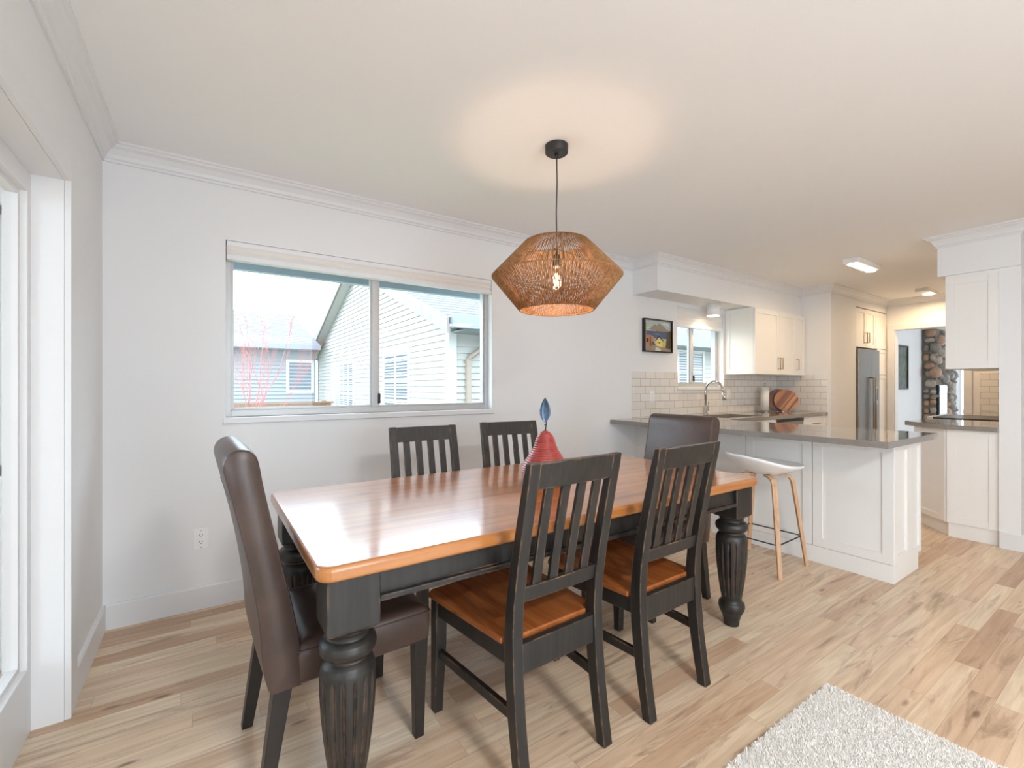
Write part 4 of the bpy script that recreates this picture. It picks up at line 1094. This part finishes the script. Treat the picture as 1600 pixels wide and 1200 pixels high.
# ================================================================== OUTSIDE
gz = -0.45
mb = MB().box(-25, 45, 3.32, 45, gz-.1, gz); o = struct('ground', mb, 'ground')
def clap(m, p0, d, length_at, z0, z1, nrm, pitch=.105, mi=0, off=.026):
    """clapboards: p0 corner, d unit direction, length_at(z)->(s0,s1)"""
    z = z0
    while z < z1-.001:
        zt = min(z+pitch, z1); a, b = length_at(z), length_at(zt)
        o_ = off; P_ = lambda s_, zz, k: (p0[0]+d[0]*s_+nrm[0]*k, p0[1]+d[1]*s_+nrm[1]*k, zz)
        if a[1]-a[0] > .02:
            if b[1]-b[0] < .01: mid = (a[0]+a[1])/2; b = (mid, mid+.01)
            m.add([P_(a[0], z, o_), P_(a[1], z, o_), P_(b[1], zt, .002), P_(b[0], zt, .002), P_(a[0], z, 0), P_(a[1], z, 0)], [(0, 1, 2, 3), (0, 4, 5, 1)], mi)
        z = zt
# neighbour house: local origin at its near corner
HX, HY = 3.2, 6.5; HL = 10.1; EZ = 2.30; AZ = 4.22
nh = thing('neighbour_house', 'cream clapboard house with a gable roof close outside the window', 'house', (HX, HY, gz))
g = -gz
m = MB(); ym = HL/2
def gl(z):
    if z <= EZ+g: return (0, HL)
    t = (z-EZ-g)/(AZ-EZ); return (ym*t, HL-ym*t)
clap(m, (0, 0), (0, 1), gl, 0, AZ+g-.02, (-1, 0)); clap(m, (0, 0), (1, 0), lambda z: (0, 14), 0, EZ+g, (0, -1))
m.box(.0, 14, .0, .05, 0, EZ+g); m.box(.0, .05, 0, HL, 0, EZ+g)
obj('siding', m, 'siding', nh, fix=False)
m = MB(); m.box(-.032, .10, -.032, -.0, 0, EZ+g); m.box(-.032, 0, .0, .10, 0, EZ+g); m.box(-.032, 0, HL-.1, HL, 0, EZ+g); obj('corner_board', m, 'hwhite', nh)
sl = (AZ-EZ)/ym; ov = .55
def roofslab(m, s_, x0, x1, t0, t1):
    ya, yb = (-ov, ym) if s_ < 0 else (HL+ov, ym)
    za = EZ+g-ov*sl; zb = AZ+g
    m.prism([(ya, za+t0), (yb, zb+t0), (yb, zb+t1), (ya, za+t1)], x0, x1, 'x')
m = MB(); roofslab(m, -1, -.28, 14, .04, .14); roofslab(m, 1, -.28, 14, .04, .14); rf = obj('roof', m, 'roof', nh)
m = MB()
for s_ in (-1, 1):
    for k in range(26):
        t = (k+.5)/26; y = (-ov+(ym+ov)*t) if s_ < 0 else (HL+ov-(ym+ov)*t); z = EZ+g-ov*sl+(AZ-EZ+ov*sl)*t+.14
        m.box(-.28, 14, y-.01, y+.01, z, z+.014)
obj('shingle_course', m, 'gutter', rf)
m = MB(); roofslab(m, -1, -.32, -.27, -.10, .13); roofslab(m, 1, -.32, -.27, -.10, .13); obj('rake_board', m, 'rake', nh)
m = MB(); roofslab(m, -1, -.27, 0, .0, .035); roofslab(m, 1, -.27, 0, .0, .035); obj('rake_soffit', m, 'hwhite', nh)
m = MB(); zg = EZ+g-ov*sl; m.box(-.25, 14, -ov-.10, -ov, zg-.02, zg+.17); m.box(0, 14, -ov, 0, zg-.03, zg-.01); obj('gutter', m, 'gutter', nh)
m = MB(); m.box(.26, .34, -.085, -.02, 0, 1.66+g); m.tube([(.30, -.055, 1.64+g), (.34, -.06, 1.70+g), (.62, -.20, 1.92+g), (.70, -ov-.03, zg)], .042, 4); m.box(.24, .36, -.05, -.0, 1.6+g, 1.64+g); obj('downspout', m, 'down', nh)
def hwin(parent, plane, u0, u1, z0, z1, mull=1, blinds=True):
    """house window; plane 'x' faces -x at local x=0, 'y' faces -y at local y=0"""
    def B(m, a, b, c, d, t0, t1):
        if plane == 'x': m.box(-t1, -t0, a, b, c, d)
        else: m.box(a, b, -t1, -t0, c, d)
    m = MB(); f = .08; z0 += g; z1 += g
    B(m, u0-f, u0, z0-f, z1+f, .0, .035); B(m, u1, u1+f, z0-f, z1+f, .0, .035); B(m, u0, u1, z0-f, z0, .0, .035); B(m, u0, u1, z1, z1+f, .0, .035)
    for k in range(1, mull+1):
        uc_ = u0+(u1-u0)*k/(mull+1); B(m, uc_-.03, uc_+.03, z0, z1, 0, .03)
    fo = obj('window', m, 'hwhite', parent); m = MB(); B(m, u0, u1, z0, z1, .006, .022); obj('pane', m, 'dpane', fo)
    if blinds:
        m = MB(); z = z0+.03
        while z < z1: B(m, u0+.01, u1-.01, z, z+.022, .021, .024); z += .06
        obj('blind_slats', m, 'hwhite', fo)
    return fo
hwin(nh, 'x', 1.75, 3.10, .55, 1.88, 1); hwin(nh, 'x', 5.6, 8.0, .0, 1.82, 4)
hwin(nh, 'y', 5.75, 6.65, 1.30, 2.02, 1)
# grey house far left
gh = thing('neighbour_house', 'grey clapboard house with a low roof at the left of the window view', 'house', (-8.9, 15.2, gz))
m = MB(); clap(m, (0, 0), (1, 0), lambda z: (0, 11.75), 0, 2.36+g, (0, -1), .11, off=.035); m.box(0, 11.75, 0, .05, 0, 2.36+g); obj('siding', m, 'siding2', gh, fix=False)
m = MB(); m.prism([(-.5, 2.36+g), (4.6, 3.98+g), (4.6, 4.08+g), (-.5, 2.48+g)], -.4, 11.78, 'x'); rf = obj('roof', m, 'roof', gh)
m = MB()
for k in range(22):
    t = (k+.5)/22; y = -.5+5.1*t; z = 2.48+g+1.6*t; m.box(-.4, 11.78, y-.01, y+.01, z, z+.014)
obj('shingle_course', m, 'gutter', rf)
m = MB(); m.box(-.4, 11.78, -.62, -.5, 2.32+g, 2.47+g); m.box(-.4, 11.78, -.5, 0, 2.30+g, 2.33+g); obj('gutter', m, 'gutter', gh)
hwin(gh, 'y', 11.0, 11.62, 1.1, 1.95, 0, False)
# fence
fn = thing('wooden_fence', 'low cedar fence panel in front of the grey house', 'fence', (-4, 12.2, gz))
m = MB()
for k in range(46): m.box(k*.145, k*.145+.135, 0, .02, 0, .80+g)
obj('boards', m, 'fence', fn); m = MB(); m.box(-.05, 6.72, -.03, .06, .80+g, .84+g); m.box(0, 6.67, .02, .06, .3, .38); obj('rail', m, 'fence', fn)
for k in range(4):
    o = obj('post', MB().box(-.05, .05, .02, .12, 0, .86+g), 'fence', fn); o.location = (.05+k*2.15, 0, 0)
# red stemmed tree
def grow(m, p, d, L, r, depth, rnd, spread=.45, up=.25):
    n = 4; pts = [p]; q = Vector(p)
    dd = Vector(d)
    for i in range(n):
        dd = (dd+Vector((rnd.uniform(-1, 1), rnd.uniform(-1, 1), rnd.uniform(-.3, .8)))*.12).normalized(); q = q+dd*L/n; pts.append(q.copy())
    m.tube(pts, [r*(1-.45*i/n) for i in range(n+1)], 5 if depth > 1 else 4)
    if depth <= 0: return pts
    for k in range(rnd.choice([2, 3, 3])):
        i = rnd.randint(2, n); a = rnd.uniform(0, 2*pi); nd = (dd+Vector((cos(a)*spread, sin(a)*spread, up))).normalized()
        grow(m, pts[i], nd, L*rnd.uniform(.62, .85), r*.58, depth-1, rnd, spread, up)
tr = thing('red_stemmed_tree', 'bare red stemmed tree outside the left half of the window', 'tree', (.62, 8.8, gz))
rt = random.Random(5)
m = MB(); m.tube([(0, 0, 0), (.02, 0, .5), (.0, 0, 1.0)], [.03, .026, .02], 8); obj('trunk', m, 'stem', tr)
m = MB()
for k in range(9):
    a = 2*pi*k/9+.3; grow(m, Vector((0, 0, .35+.1*k)), Vector((cos(a)*.55, sin(a)*.4, .9)).normalized(), .85, .008, 4, rt, .34, .42)
obj('branches', m, 'stem', tr)
# pale tree outside the sunroom
t2 = thing('garden_tree', 'pale leafy tree seen through the sunroom window at the left edge', 'tree', (-2.1, 6.6, gz))
m = MB(); m.tube([(0, 0, 0), (.03, 0, .8), (0, .02, 1.5)], [.06, .05, .04], 8); obj('trunk', m, 'bark', t2)
m = MB(); rt = random.Random(9)
for k in range(6):
    a = 2*pi*k/6; grow(m, Vector((0, 0, .9+.08*k)), Vector((cos(a)*.6, sin(a)*.6, .8)).normalized(), .8, .02, 3, rt, .5, .2)
pts_ = list(m.v); obj('branches', m, 'bark', t2)
m = MB()
for k in range(2600):
    p = Vector(rt.choice(pts_))+Vector((rt.gauss(0, .06), rt.gauss(0, .06), rt.gauss(0, .06)))
    if p.z < .7: continue
    a = Vector((rt.uniform(-1, 1), rt.uniform(-1, 1), rt.uniform(-1, 1))).normalized()*.022; b = a.orthogonal().normalized()*.011
    m.add([p-a, p+b, p+a, p-b], [(0, 1, 2, 3)])
lv = obj('leaves', m, 'leaf', t2, fix=False); lv['kind'] = 'stuff'
